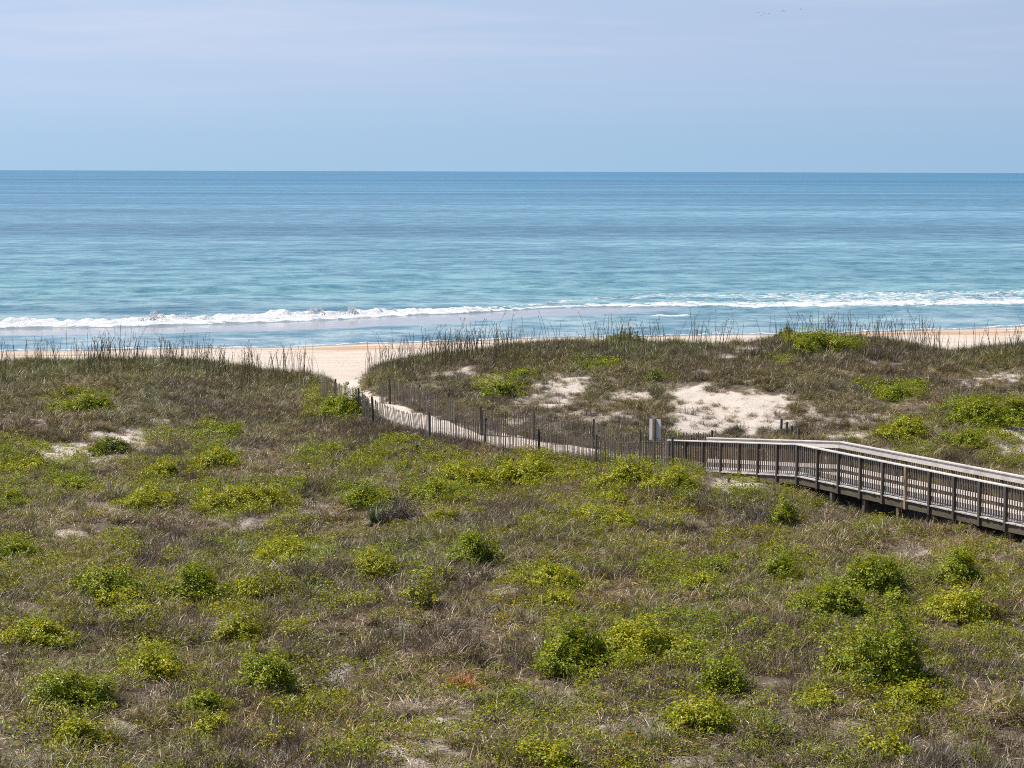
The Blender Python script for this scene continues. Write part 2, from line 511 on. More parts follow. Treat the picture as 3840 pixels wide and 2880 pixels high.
def build_sea():
    xs = np.concatenate([-grow(76, 90000, 40)[::-1], np.arange(-75.7, 75.8, 0.32), grow(76, 90000, 40)])
    ys = np.unique(np.concatenate([np.arange(150, 170, 2.0), np.arange(170, 300, 0.32), np.arange(300, 420, 0.8), grow(421, 120000, 110)]))
    X, Y = np.meshgrid(xs, ys)
    s, foam, wet, ro = foam_profile(X, Y)
    rough = fbm(X * 0.8, Y * 0.8, 51, 4)
    ragg = fbm(X * 0.35, Y * 0.35, 55, 3)
    Z = SEA + ro * (0.34 + 0.8 * (ragg - 0.3) + 0.8 * (fbm(X * 1.6, Y * 1.6, 57, 2) - .5)) + foam * (rough - 0.4) * 0.55
    # low swells coming in behind the surf
    def swell(s0, amp, wdt, ph):
        c = s0 + 5 * np.sin(X * 0.035 + ph) + 9 * (fbm(X * 0.03, Y * 0.0 + ph, 61, 2) - .5)
        a = amp * np.clip(0.25 + 1.4 * (fbm(X * 0.045 + ph, X * 0, 63, 2) - 0.25), 0, 1)
        d = s - c
        return a * np.where(d < 0, np.exp(-(d / (wdt * .55)) ** 2), np.exp(-(d / (wdt * 1.5)) ** 2))
    for s0, amp, wdt, ph in ((96, .42, 4.5, 0.3), (122, .4, 5, 2.1), (150, .32, 6, 4.0), (190, .25, 7, 1.2), (20, .08, 2, 3.3), (10, .07, 2, 5.0), (28, .1, 2.2, 0.9)):
        Z = Z + swell(s0, amp, wdt, ph) * (1 - wet)
    chop = (fbm(X * 0.35, Y * 0.8, 71, 4) - 0.5) * 0.22 * (1 - wet * 0.9) * sstep(-2, 6, s) * sstep(700, 200, Y)
    Z = Z + chop * (1 - foam * .5)
    Z = np.where(s < 0.0, SEA - 0.10 * sstep(0, -3, s) - 0.02, Z)
    V = np.stack([X, Y, Z], -1).reshape(-1, 3)
    ny, nx = X.shape
    i = np.arange(ny - 1)[:, None] * nx + np.arange(nx - 1)[None]
    Fc = np.stack([i, i + 1, i + nx + 1, i + nx], -1).reshape(-1, 4)

    m = N('sea_water')
    p = m.pos()
    sep = m.n('ShaderNodeSeparateXYZ'); m.set(sep.inputs[0], p)
    y = sep.outputs['Y']
    fo = m.attr('foam').outputs['Fac']; we = m.attr('wet').outputs['Fac']
    flat = m.vmul(p, (1, 1, 0))
    # bottom tone, and large wind slicks with their sky reflection painted in, along the shore
    slick = m.noise(m.vmul(flat, (0.14, 1.0, 0)), 0.010, 8, 0.62, 0.6)
    slick2 = m.noise(m.vmul(flat, (0.10, 1.0, 0)), 0.0016, 7, 0.6, 0.4)
    sl = m.math('ADD', m.math('MULTIPLY', slick, 0.55), m.math('MULTIPLY', slick2, 0.45))
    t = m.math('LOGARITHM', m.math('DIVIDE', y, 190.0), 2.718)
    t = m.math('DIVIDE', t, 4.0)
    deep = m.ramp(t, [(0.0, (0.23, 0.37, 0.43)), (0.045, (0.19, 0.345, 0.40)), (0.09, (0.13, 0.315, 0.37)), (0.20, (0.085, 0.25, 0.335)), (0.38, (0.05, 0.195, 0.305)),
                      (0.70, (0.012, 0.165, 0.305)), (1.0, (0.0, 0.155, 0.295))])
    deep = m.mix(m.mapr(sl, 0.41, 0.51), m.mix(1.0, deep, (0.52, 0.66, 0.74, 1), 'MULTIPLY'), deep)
    deep = m.mix(m.mapr(sl, 0.51, 0.60), deep, m.mix(1.0, deep, (2.3, 1.65, 1.45, 1), 'MULTIPLY'))  # brighter slick bands: reflected sky put into the base colour
    # ripples of four sizes; the small ones only matter close to the beach
    w1 = m.noise(m.vmul(flat, (0.5, 1.0, 0)), 1.1, 3, 0.6, 0.3)
    w2 = m.noise(m.vmul(flat, (1.0, 1.0, 0)), 0.34, 4, 0.6, 0.3)
    w3 = m.noise(m.vmul(flat, (1.0, 1.0, 0)), 0.10, 4, 0.62, 0.4)
    w4 = m.noise(m.vmul(flat, (0.4, 1.0, 0)), 0.016, 4, 0.6, 0.4)
    near = m.mapr(y, 520, 200, 0.0, 1.0)
    h = m.math('ADD', m.math('MULTIPLY', w1, m.math('MULTIPLY', near, 0.12)), m.math('MULTIPLY', w2, m.mapr(y, 900, 250, 0.12, 0.45)))
    h = m.math('ADD', h, m.math('ADD', m.math('MULTIPLY', w3, 1.5), m.math('MULTIPLY', w4, 3.0)))
    calm = m.math('SUBTRACT', 1.0, m.math('MULTIPLY', we, 0.93))
    calm = m.math('MULTIPLY', calm, m.mapr(sl, 0.38, 0.62, 1.15, 0.6))
    nrm = m.bump(h, m.math('MULTIPLY', calm, 0.75), 1.0)
    chopc = m.math('ADD', m.math('MULTIPLY', w3, 0.6), m.math('MULTIPLY', w2, 0.4))
    deep = m.mix(m.mapr(chopc, 0.40, 0.62), m.mix(1.0, deep, (0.50, 0.64, 0.72, 1), 'MULTIPLY'), m.mix(1.0, deep, (1.9, 1.42, 1.3, 1), 'MULTIPLY'))  # light and dark sides of the ripples painted into the water colour
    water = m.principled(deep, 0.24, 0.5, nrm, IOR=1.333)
    wetc = m.mix(m.noise(m.vmul(flat, (0.2, 1, 0)), 0.35, 4, 0.6), (0.30, 0.27, 0.27, 1), (0.40, 0.355, 0.345, 1))
    film = m.principled(wetc, 0.10, 0.5, nrm, IOR=1.333)
    mx = m.n('ShaderNodeMixShader'); m.set(mx.inputs[0], m.math('MULTIPLY', we, 0.9))
    m.t.links.new(water, mx.inputs[1]); m.t.links.new(film, mx.inputs[2])
    # foam
    f1 = m.noise(m.vmul(flat, (0.55, 1.0, 0)), 1.1, 6, 0.68, 0.8)
    f2 = m.noise(m.vmul(flat, (0.5, 1.0, 0)), 4.0, 4, 0.7, 0.5)
    ff = m.math('ADD', m.math('MULTIPLY', f1, 0.7), m.math('MULTIPLY', f2, 0.3))
    mask = m.mapr(m.math('ADD', fo, m.math('MULTIPLY', m.math('SUBTRACT', ff, 0.5), 2.6)), 0.42, 0.66)
    mask = m.math('MULTIPLY', mask, m.mapr(fo, 0.02, 0.15))
    froth = m.principled((0.70, 0.715, 0.73, 1), 0.85, 0.15, m.bump(ff, 1.0, 0.5))
    m2 = m.n('ShaderNodeMixShader'); m.set(m2.inputs[0], mask)
    m.t.links.new(mx.outputs[0], m2.inputs[1]); m.t.links.new(froth, m2.inputs[2])
    mat = m.done(m2.outputs[0])
    o = link_mesh('sea', V, Fc, mat, smooth=True, attrs={'foam': foam.ravel(), 'wet': wet.ravel()})
    tag(o, 'calm blue green sea with white surf along the beach', 'sea', kind='structure')

    # thrown spray above the breaking roller
    mf = N('spray'); tr_ = mf.n('ShaderNodeBsdfTranslucent'); mf.set(tr_.inputs['Color'], (0.92, 0.93, 0.94, 1))
    mx_ = mf.n('ShaderNodeMixShader'); mx_.inputs[0].default_value = 0.3
    mf.t.links.new(mf.principled((0.92, 0.93, 0.94, 1), 0.7, 0.2), mx_.inputs[1]); mf.t.links.new(tr_.outputs[0], mx_.inputs[2])
    matf = mf.done(mx_.outputs[0])
    P = []; D = []
    def burst(px, hgt, wid, n):
        d = ray(px, 1170)
        # follow the view direction out to the roller line
        Ys = np.linspace(205, 290, 400); Xs = Ys * d[0] / d[1]
        _, _, _, r_ = foam_profile(Xs, Ys)
        k = int(np.argmax(r_))
        c = np.array([Xs[k], Ys[k] - .5, SEA + 0.25])
        a = rng.normal(0, 1, (n, 2)); q = rng.random(n) ** 1.9
        lobes = rng.integers(0, 5, n); off = rng.normal(0, wid * .45, 5); hh = 0.45 + 0.75 * rng.random(5); lean = rng.normal(0, .3, 5)
        pos = np.empty((n, 3))
        pos[:, 2] = c[2] + q * hgt * hh[lobes]
        pos[:, 0] = c[0] + off[lobes] * (1 - .2 * q) + lean[lobes] * q * hgt + a[:, 0] * wid * .22 * (1.0 - .65 * q)
        pos[:, 1] = c[1] + a[:, 1] * 0.4
        P.append(pos)
        D.append((0.025 + 0.05 * (1 - q) ** 1.5) * (0.6 + .8 * rng.random(n)))
    for px, hgt, wid, n in ((585, 1.25, 1.6, 1100), (690, .75, 1.5, 450), (770, .6, 1.0, 200), (1080, 1.0, .7, 420), (1190, 1.35, 1.0, 900), (1160, .7, 1.6, 350),
                            (1318, 1.15, .8, 550), (1290, .6, 1.5, 350), (540, .7, 2.0, 350), (930, .6, 2.2, 260), (860, .55, 1.5, 160), (420, .5, 2.5, 200), (1030, .6, 1.2, 160)):
        burst(px, hgt * .75, wid * .7, int(n * 1.1))
    P = np.concatenate(P); D = np.concatenate(D); n = len(P)
    dirs = np.array([(1, 0, -.7), (-1, 0, -.7), (0, 1, .7), (0, -1, .7)]) * 0.8
    V = (P[:, None, :] + D[:, None, None] * (dirs[None] + rng.normal(0, .35, (n, 4, 3)))).reshape(-1, 3)
    b = np.arange(n)[:, None] * 4
    tri = np.array([(0, 1, 2), (0, 3, 1), (0, 2, 3), (1, 3, 2)])
    Fc = (b[:, :, None] + tri[None]).reshape(-1, 3)
    o = link_mesh('sea_spray', V, Fc, matf)
    tag(o, 'white spray thrown up where the wave breaks', 'spray', kind='stuff')


build_sea()

# ------------------------------------------------------------------ plant prototypes
def blades(n, r0, lmin, lmax, th0, thv, droop, wid, palette, pv=0.15, seg=3):
    """n curved tapering blades; returns vertices, quads, colours"""
    az = rng.uniform(0, 2 * math.pi, n)
    rr = r0 * np.sqrt(rng.random(n)); a2 = rng.uniform(0, 2 * math.pi, n)
    base = np.stack([rr * np.cos(a2), rr * np.sin(a2), np.full(n, -0.03)], -1)
    L = rng.uniform(lmin, lmax, n)
    th = np.clip(rng.normal(th0, thv, n), 0.05, 1.57)
    dr = droop * rng.uniform(0.4, 1.5, n)
    W = wid * rng.uniform(0.6, 1.3, n)
    prof = np.array([0.8, 1.0, 0.7, 0.10]) if seg == 3 else np.array([0.8, 1.0, 0.85, 0.55, 0.08])
    pts = [base]
    for k in range(seg):
        ang = th - dr * (k + 0.5) / seg
        st = L / seg
        d = np.stack([np.cos(az) * np.cos(ang), np.sin(az) * np.cos(ang), np.sin(ang)], -1)
        pts.append(pts[-1] + d * st[:, None])
    roll = rng.uniform(-0.6, 0.6, n)
    side = np.stack([-np.sin(az) * np.cos(roll), np.cos(az) * np.cos(roll), np.sin(roll)], -1)
    V = np.empty((n, seg + 1, 2, 3))
    for k in range(seg + 1):
        V[:, k, 0] = pts[k] - side * (W * prof[k] / 2)[:, None]
        V[:, k, 1] = pts[k] + side * (W * prof[k] / 2)[:, None]
    pal = np.array(palette)
    c = pal[rng.integers(0, len(pal), n)] * (1 + rng.uniform(-pv, pv, (n, 1)))
    C = np.repeat(c, (seg + 1) * 2, 0)
    b = np.arange(n)[:, None] * (seg + 1) * 2
    q = np.concatenate([np.stack([b + 2 * k, b + 2 * k + 1, b + 2 * k + 3, b + 2 * k + 2], -1) for k in range(seg)], 1)
    return V.reshape(-1, 3), q.reshape(-1, 4), C


def leaf_quads(P, Nn, L, W, cols):
    """folded oval leaves: centre P, normal Nn; each two triangles joined as a bent quad"""
    n = len(P)
    r = rng.normal(0, 1, (n, 3))
    t = r - Nn * np.sum(r * Nn, 1, keepdims=True); t /= np.linalg.norm(t, axis=1, keepdims=True) + 1e-9
    s = np.cross(Nn, t)
    V = np.empty((n, 4, 3))
    L = np.asarray(L)[:, None]; W = np.asarray(W)[:, None]
    V[:, 0] = P - t * L * .5; V[:, 2] = P + t * L * .5
    V[:, 1] = P + s * W * .5 + Nn * W * 0.18 - t * L * .06
    V[:, 3] = P - s * W * .5 + Nn * W * 0.18 - t * L * .06
    b = np.arange(n)[:, None] * 4
    Fc = np.concatenate([b + np.array([[0, 1, 2]]), b + np.array([[0, 2, 3]])], 0)
    return V.reshape(-1, 3), Fc, np.repeat(cols, 4, 0)


DRY = [(0.44, 0.35, 0.25), (0.26, 0.205, 0.145), (0.66, 0.56, 0.43), (0.13, 0.10, 0.072), (0.33, 0.265, 0.19)]
OLIVE = [(0.17, 0.165, 0.055), (0.23, 0.21, 0.08), (0.11, 0.11, 0.042), (0.30, 0.25, 0.13), (0.46, 0.38, 0.24)]
GREEN = [(0.14, 0.18, 0.05), (0.19, 0.22, 0.06), (0.11, 0.14, 0.05), (0.23, 0.225, 0.095)]
BRUSH = [(0.15, 0.118, 0.09), (0.20, 0.16, 0.125), (0.105, 0.082, 0.065), (0.28, 0.235, 0.19)]
LEAF = [(0.37, 0.385, 0.018), (0.27, 0.30, 0.018), (0.17, 0.21, 0.018), (0.46, 0.44, 0.025), (0.09, 0.125, 0.02)]


def proto_collection(name, items):
    c = bpy.data.collections.new(name)
    for o in items:
        c.objects.link(o)
    return c


def cat(parts):
    V = []; Fc = []; C = []; k = 0
    for v, f, c in parts:
        V.append(v); Fc.append(f + k); C.append(c); k += len(v)
    return np.concatenate(V), np.concatenate(Fc), np.concatenate(C)


def proto(name, parts, mat):
    V, Fc, C = cat(parts)
    return link_mesh(name, V, Fc, mat, cols=C, link=False)


def make_protos():
    g = []
    for k in range(5):     # 0-4 dry tangled tufts
        g.append(proto('grass_tuft_%02d' % len(g), [blades(46, .26, .18, .46, 0.75, .4, 1.5, .014, DRY),
                                                    blades(16, .26, .15, .40, 0.15, .2, .3, .014, DRY)], M_GRASS))
    for k in range(4):     # 5-8 mixed olive tufts
        g.append(proto('grass_tuft_%02d' % len(g), [blades(40, .20, .28, .60, 1.05, .28, 1.5, .014, OLIVE),
                                                    blades(14, .24, .2, .45, 0.5, .3, 1.0, .014, DRY)], M_GRASS))
    for k in range(3):     # 9-11 green upright beach grass
        g.append(proto('grass_tuft_%02d' % len(g), [blades(44, .17, .32, .65, 1.2, .25, 1.2, .013, GREEN + OLIVE[:2]),
                                                    blades(10, .2, .2, .5, .6, .3, 1.0, .010, DRY)], M_GRASS))
    for k in range(3):     # 12-14 grey-brown brush
        g.append(proto('grass_tuft_%02d' % len(g), [blades(70, .28, .2, .5, .95, .4, .5, .012, BRUSH, .25)], M_GRASS))
    for k in range(2):     # 15-16 flat litter
        g.append(proto('grass_tuft_%02d' % len(g), [blades(34, .35, .12, .35, .16, .14, .2, .014, DRY)], M_GRASS))
    G = proto_collection('grass_prototypes', g)

    v = []
    for k in range(6):
        n = 64
        hgt = 0.20 + 0.05 * (k % 3)
        r = 0.27 * np.sqrt(rng.random(n)); a = rng.uniform(0, 6.283, n)
        P = np.stack([r * np.cos(a), r * np.sin(a), hgt * (0.25 + .75 * rng.random(n)) * (1 - .6 * (r / .3) ** 2)], -1)
        Nn = np.stack([rng.normal(0, .6, n), rng.normal(0, .6, n), np.ones(n)], -1)
        Nn /= np.linalg.norm(Nn, axis=1, keepdims=True)
        pal = np.array(LEAF)
        c = pal[rng.integers(0, len(pal), n)] * (1 + rng.uniform(-.2, .2, (n, 1)))
        L = rng.uniform(.040, .072, n)
        parts = [leaf_quads(P, Nn, L, L * .55, c)]
        bl = blades(8, .2, .1, .3, .9, .3, .6, .006, BRUSH)
        q = bl[1]; tri = np.concatenate([q[:, [0, 1, 2]], q[:, [0, 2, 3]]])
        parts.append((bl[0], tri, bl[2]))
        v.append(proto('vine_sprig_%02d' % k, parts, M_VINE))
    VI = proto_collection('vine_prototypes', v)

    s = []
    for k in range(6):
        parts = []
        for j in range(1 + k % 3):
            L = rng.uniform(1.05, 1.95)
            az = rng.uniform(0, 6.283); lean = rng.uniform(.03, .30)
            b0 = np.array([rng.normal(0, .3), rng.normal(0, .3), -.05])
            d = np.array([math.cos(az), math.sin(az), 0])
            ts = np.linspace(0, 1, 6)
            pts = b0 + np.outer(ts * L, (0, 0, 1)) + np.outer(lean * L * ts ** 2.2, d)
            for ang in (0, math.pi / 2):
                sd = np.array([math.cos(ang + az), math.sin(ang + az), 0])
                w = 0.0112 * np.array([1.0, .95, .9, .8, .7, .4])
                V = np.stack([pts - sd * w[:, None], pts + sd * w[:, None]], 1).reshape(-1, 3)
                Fq = np.array([(2 * i, 2 * i + 1, 2 * i + 3, 2 * i + 2) for i in range(5)])
                c = np.tile(np.array([(.27, .215, .15)]) * rng.uniform(.6, 1.2), (len(V), 1))
                parts.append((V, Fq, c))
            # drooping seed head
            m_ = 6
            tt = rng.uniform(.76, 1.02, m_)
            P = b0 + np.outer(tt * L, (0, 0, 1)) + np.outer(lean * L * tt ** 2.2, d) + rng.normal(0, .016, (m_, 3))
            V = []; Fq = []
            for q_ in range(m_):
                dn = d * rng.uniform(.2, 1) + rng.normal(0, .5, 3); dn[2] = -abs(dn[2]) * .6 - .3; dn /= np.linalg.norm(dn)
                sd = np.cross(dn, rng.normal(0, 1, 3)); sd /= np.linalg.norm(sd)
                l_ = rng.uniform(.05, .10); w_ = .010
                V += [P[q_], P[q_] + dn * l_ * .5 + sd * w_, P[q_] + dn * l_, P[q_] + dn * l_ * .5 - sd * w_]
                Fq.append((4 * q_, 4 * q_ + 1, 4 * q_ + 2, 4 * q_ + 3))
            parts.append((np.array(V), np.array(Fq), np.tile(np.array([(.30, .235, .15)]) * rng.uniform(.7, 1.2), (len(V), 1))))
        parts.append(blades(18, .15, .4, .8, 1.2, .2, 1.0, .011, OLIVE))
        s.append(proto('sea_oat_%02d' % k, parts, M_STALK))
    S = proto_collection('sea_oat_prototypes', s)
    return G, VI, S


G_COL, V_COL, S_COL = make_protos()


def scatter(name, P, rot, scl, idx, tint, coll, label, cat_):
    me = bpy.data.meshes.new(name)
    n = len(P)
    me.vertices.add(n); me.vertices.foreach_set('co', np.asarray(P, np.float32).ravel())
    for nm, typ, fld, val in (('rot', 'FLOAT_VECTOR', 'vector', rot), ('scl', 'FLOAT', 'value', scl), ('pick', 'INT', 'value', idx)):
        a = me.attributes.new(nm, typ, 'POINT'); a.data.foreach_set(fld, np.asarray(val, np.int32 if typ == 'INT' else np.float32).ravel())
    a = me.attributes.new('tint', 'FLOAT_COLOR', 'POINT')
    c = np.ones((n, 4), np.float32); c[:, :3] = tint
    a.data.foreach_set('color', c.ravel())
    o = bpy.data.objects.new(name, me); COL.objects.link(o)
    t = bpy.data.node_groups.new(name + '_nodes', 'GeometryNodeTree')
    t.interface.new_socket('Geometry', in_out='INPUT', socket_type='NodeSocketGeometry')
    t.interface.new_socket('Geometry', in_out='OUTPUT', socket_type='NodeSocketGeometry')
    gi = t.nodes.new('NodeGroupInput'); go = t.nodes.new('NodeGroupOutput')
    mp = t.nodes.new('GeometryNodeMeshToPoints')
    ci = t.nodes.new('GeometryNodeCollectionInfo'); ci.inputs['Collection'].default_value = coll
    ci.inputs['Separate Children'].default_value = True; ci.inputs['Reset Children'].default_value = True
    ip = t.nodes.new('GeometryNodeInstanceOnPoints'); ip.inputs['Pick Instance'].default_value = True
    def na(nm, typ):
        q = t.nodes.new('GeometryNodeInputNamedAttribute'); q.data_type = typ; q.inputs['Name'].default_value = nm
        return q.outputs['Attribute']
    er = t.nodes.new('FunctionNodeEulerToRotation')
    L = t.links.new
    L(gi.outputs[0], mp.inputs['Mesh']); L(mp.outputs[0], ip.inputs['Points']); L(ci.outputs[0], ip.inputs['Instance'])
    L(na('pick', 'INT'), ip.inputs['Instance Index'])
    L(na('rot', 'FLOAT_VECTOR'), er.inputs[0]); L(er.outputs[0], ip.inputs['Rotation'])
    L(na('scl', 'FLOAT'), ip.inputs['Scale']); L(ip.outputs[0], go.inputs[0])
    md = o.modifiers.new('scatter', 'NODES'); md.node_group = t
    tag(o, label, cat_, kind='stuff')
    return o


def field(n, y0, y1, margin=1.3):
    """points spread evenly over the ground in the widened view"""
    Y = np.sqrt(rng.random(n) * (y1 ** 2 - y0 ** 2) + y0 ** 2)
    X = (rng.random(n) * 2 - 1) * (0.2259 * Y * margin + 1.0)
    Z = ground_Z(X, Y)
    return X, Y, Z


def deck_z(s):
    return np.where(np.asarray(s) < RAMP, 0.16 + (0.94 - 0.16) * np.asarray(s) / RAMP, 0.94)


# patches of creeping yellow-green vine: photograph ellipses
VINE = [(60, 1700, 110, 45, .9), (60, 1755, 110, 40, .9), (250, 1760, 90, 30, .6), (610, 1770, 130, 45, .9), (790, 1730, 120, 40, .9), (270, 1835, 110, 40, .8),
        (40, 1870, 100, 60, .8), (560, 1870, 130, 55, .9), (870, 1890, 180, 60, 1), (1010, 1870, 150, 70, .9), (1200, 1720, 110, 40, .9), (1500, 1740, 200, 45, .9),
        (1330, 1760, 120, 35, .6), (1700, 1745, 100, 30, .6), (1760, 1800, 200, 60, 1), (1990, 1775, 170, 60, 1), (1620, 1860, 160, 55, .9), (1370, 1860, 120, 50, .9),
        (1850, 1850, 160, 40, .7), (2200, 1790, 90, 40, .9), (2350, 1780, 160, 60, 1), (2520, 1790, 120, 60, .8), (2280, 1865, 110, 40, .8), (2270, 1955, 190, 45, .9),
        (2090, 1985, 150, 50, .7), (2490, 1950, 120, 50, .6), (2270, 2040, 90, 30, .6), (2640, 1885, 120, 40, .8), (2830, 1880, 140, 50, .8), (3000, 1920, 90, 40, .5),
        (790, 2030, 90, 35, .7), (60, 2080, 130, 60, .8), (210, 2110, 90, 35, .7), (460, 2090, 100, 40, .6), (1540, 2010, 110, 50, .7), (1080, 1990, 110, 35, .7),
        (1080, 2080, 220, 60, .9), (1410, 2120, 130, 60, .9), (1600, 2160, 130, 60, .8), (980, 2220, 130, 60, .8), (380, 2200, 200, 60, .9), (700, 2200, 200, 70, .8),
        (60, 2200, 120, 50, .9), (430, 2260, 110, 55, .9), (920, 2230, 100, 60, .7), (1290, 2270, 120, 40, .7), (1180, 2240, 110, 40, .6), (1480, 2340, 100, 40, .4),
        (130, 2390, 170, 60, .9), (530, 2330, 150, 60, .8), (640, 2400, 120, 50, .7), (900, 2350, 130, 80, .9), (20, 2350, 70, 50, .8), (560, 2520, 140, 80, .9),
        (270, 2640, 170, 110, .9), (300, 2770, 150, 100, .9), (740, 2630, 120, 90, .8), (800, 2730, 150, 70, .9), (690, 2800, 150, 60, .8), (1000, 2480, 150, 110, .9),
        (1080, 2400, 110, 60, .7), (1200, 2640, 190, 80, .8), (1100, 2690, 160, 60, .8), (1400, 2580, 120, 55, .8), (1240, 2700, 90, 40, .5), (1440, 2860, 260, 40, .9),
        (1830, 2800, 110, 90, .8), (1400, 2730, 100, 40, .6), (1830, 2500, 90, 70, .7), (1880, 2360, 60, 40, .5), (1900, 2250, 90, 60, .6), (2080, 2180, 140, 70, .9),
        (2180, 2130, 90, 40, .7), (2090, 2260, 110, 60, .8), (2500, 2110, 120, 50, .7), (2490, 2200, 110, 60, .8), (2640, 2180, 120, 60, .9), (2820, 2070, 120, 60, .8),
        (2920, 2130, 110, 50, .8), (2180, 2440, 220, 130, .9), (2440, 2420, 260, 130, .9), (2300, 2330, 160, 60, .8), (2560, 2340, 150, 50, .6), (2700, 2370, 160, 60, .8),
        (2700, 2540, 120, 80, .9), (2220, 2620, 120, 50, .8), (2330, 2570, 160, 60, .7), (2640, 2690, 170, 90, .9), (2840, 2690, 70, 70, .8), (2030, 2820, 180, 80, .9),
        (2290, 2810, 160, 60, .8), (2480, 2860, 110, 40, .7), (1960, 2640, 120, 60, .5), (2720, 2260, 110, 60, .6), (2870, 2290, 110, 50, .6), (3000, 2200, 130, 50, .7),
        (3300, 2200, 180, 90, .8), (3150, 2270, 180, 80, .9), (3320, 2420, 210, 160, .8), (3440, 2250, 120, 60, .6), (3600, 2140, 110, 60, .9), (3620, 2260, 160, 70, .9),
        (3730, 2170, 110, 45, .7), (3700, 2320, 110, 40, .5), (3730, 2440, 150, 50, .9), (3560, 2480, 110, 50, .7), (3740, 2530, 110, 60, .7), (3430, 2630, 180, 80, .9),
        (3540, 2640, 90, 50, .7), (3100, 2620, 110, 60, .9), (3210, 2600, 100, 40, .8), (2960, 2830, 130, 60, .9), (3130, 2830, 120, 50, .8), (3310, 2790, 150, 70, .8),
        (3480, 2740, 110, 40, .7), (3640, 2800, 120, 50, .6), (3800, 2680, 70, 70, .6), (2960, 2500, 90, 50, .7), (3070, 2390, 80, 50, .5), (2900, 2430, 90, 40, .4),
        (300, 1510, 130, 35, .8), (800, 1635, 130, 35, .9), (650, 1650, 110, 30, .5), (1290, 1510, 110, 55, .9), (1240, 1560, 90, 30, .6), (1880, 1460, 90, 30, .8),
        (1950, 1410, 60, 20, .8), (2230, 1375, 90, 20, .6), (2460, 1420, 60, 20, .6), (3100, 1290, 160, 35, .9), (2960, 1265, 80, 25, .8), (2950, 1350, 70, 30, .6),
        (3380, 1480, 100, 30, .8), (3280, 1460, 70, 20, .5), (3400, 1610, 110, 40, .9), (3640, 1660, 140, 40, .9), (3700, 1555, 150, 50, .9), (3560, 1590, 60, 30, .6),
        (3480, 1690, 120, 30, .6), (3780, 1720, 90, 40, .8), (3220, 1650, 90, 20, .5), (1530, 1690, 90, 20, .5), (1810, 1655, 90, 25, .6), (2000, 1665, 60, 25, .6),
        (2360, 1265, 100, 20, .5), (1480, 1680, 70, 25, .6), (3480, 2000, 90, 30, .3), (3250, 1985, 100, 40, .4)]
BRUSHY = [(1450, 1620, 260, 60, 1), (1650, 1670, 200, 40, .8), (1250, 1600, 120, 50, .6), (3450, 1320, 250, 50, .9), (2650, 1340, 220, 40, .7), (2900, 1330, 160, 50, .7),
          (1750, 1380, 200, 50, .6), (2100, 1330, 160, 40, .5), (3450, 2000, 300, 40, .2), (1090, 1900, 90, 40, .5), (680, 1800, 120, 45, .7), (560, 2100, 120, 50, .7),
          (2880, 1950, 120, 70, .8), (2500, 1840, 100, 40, .6), (2460, 2620, 130, 50, .8), (3030, 2480, 130, 60, .7), (2950, 2570, 140, 50, .6), (640, 2560, 120, 60, .5),
          (450, 2640, 80, 60, .7), (200, 1790, 200, 20, .5), (3850, 2180, 90, 60, .5), (3480, 2500, 90, 60, .5)]


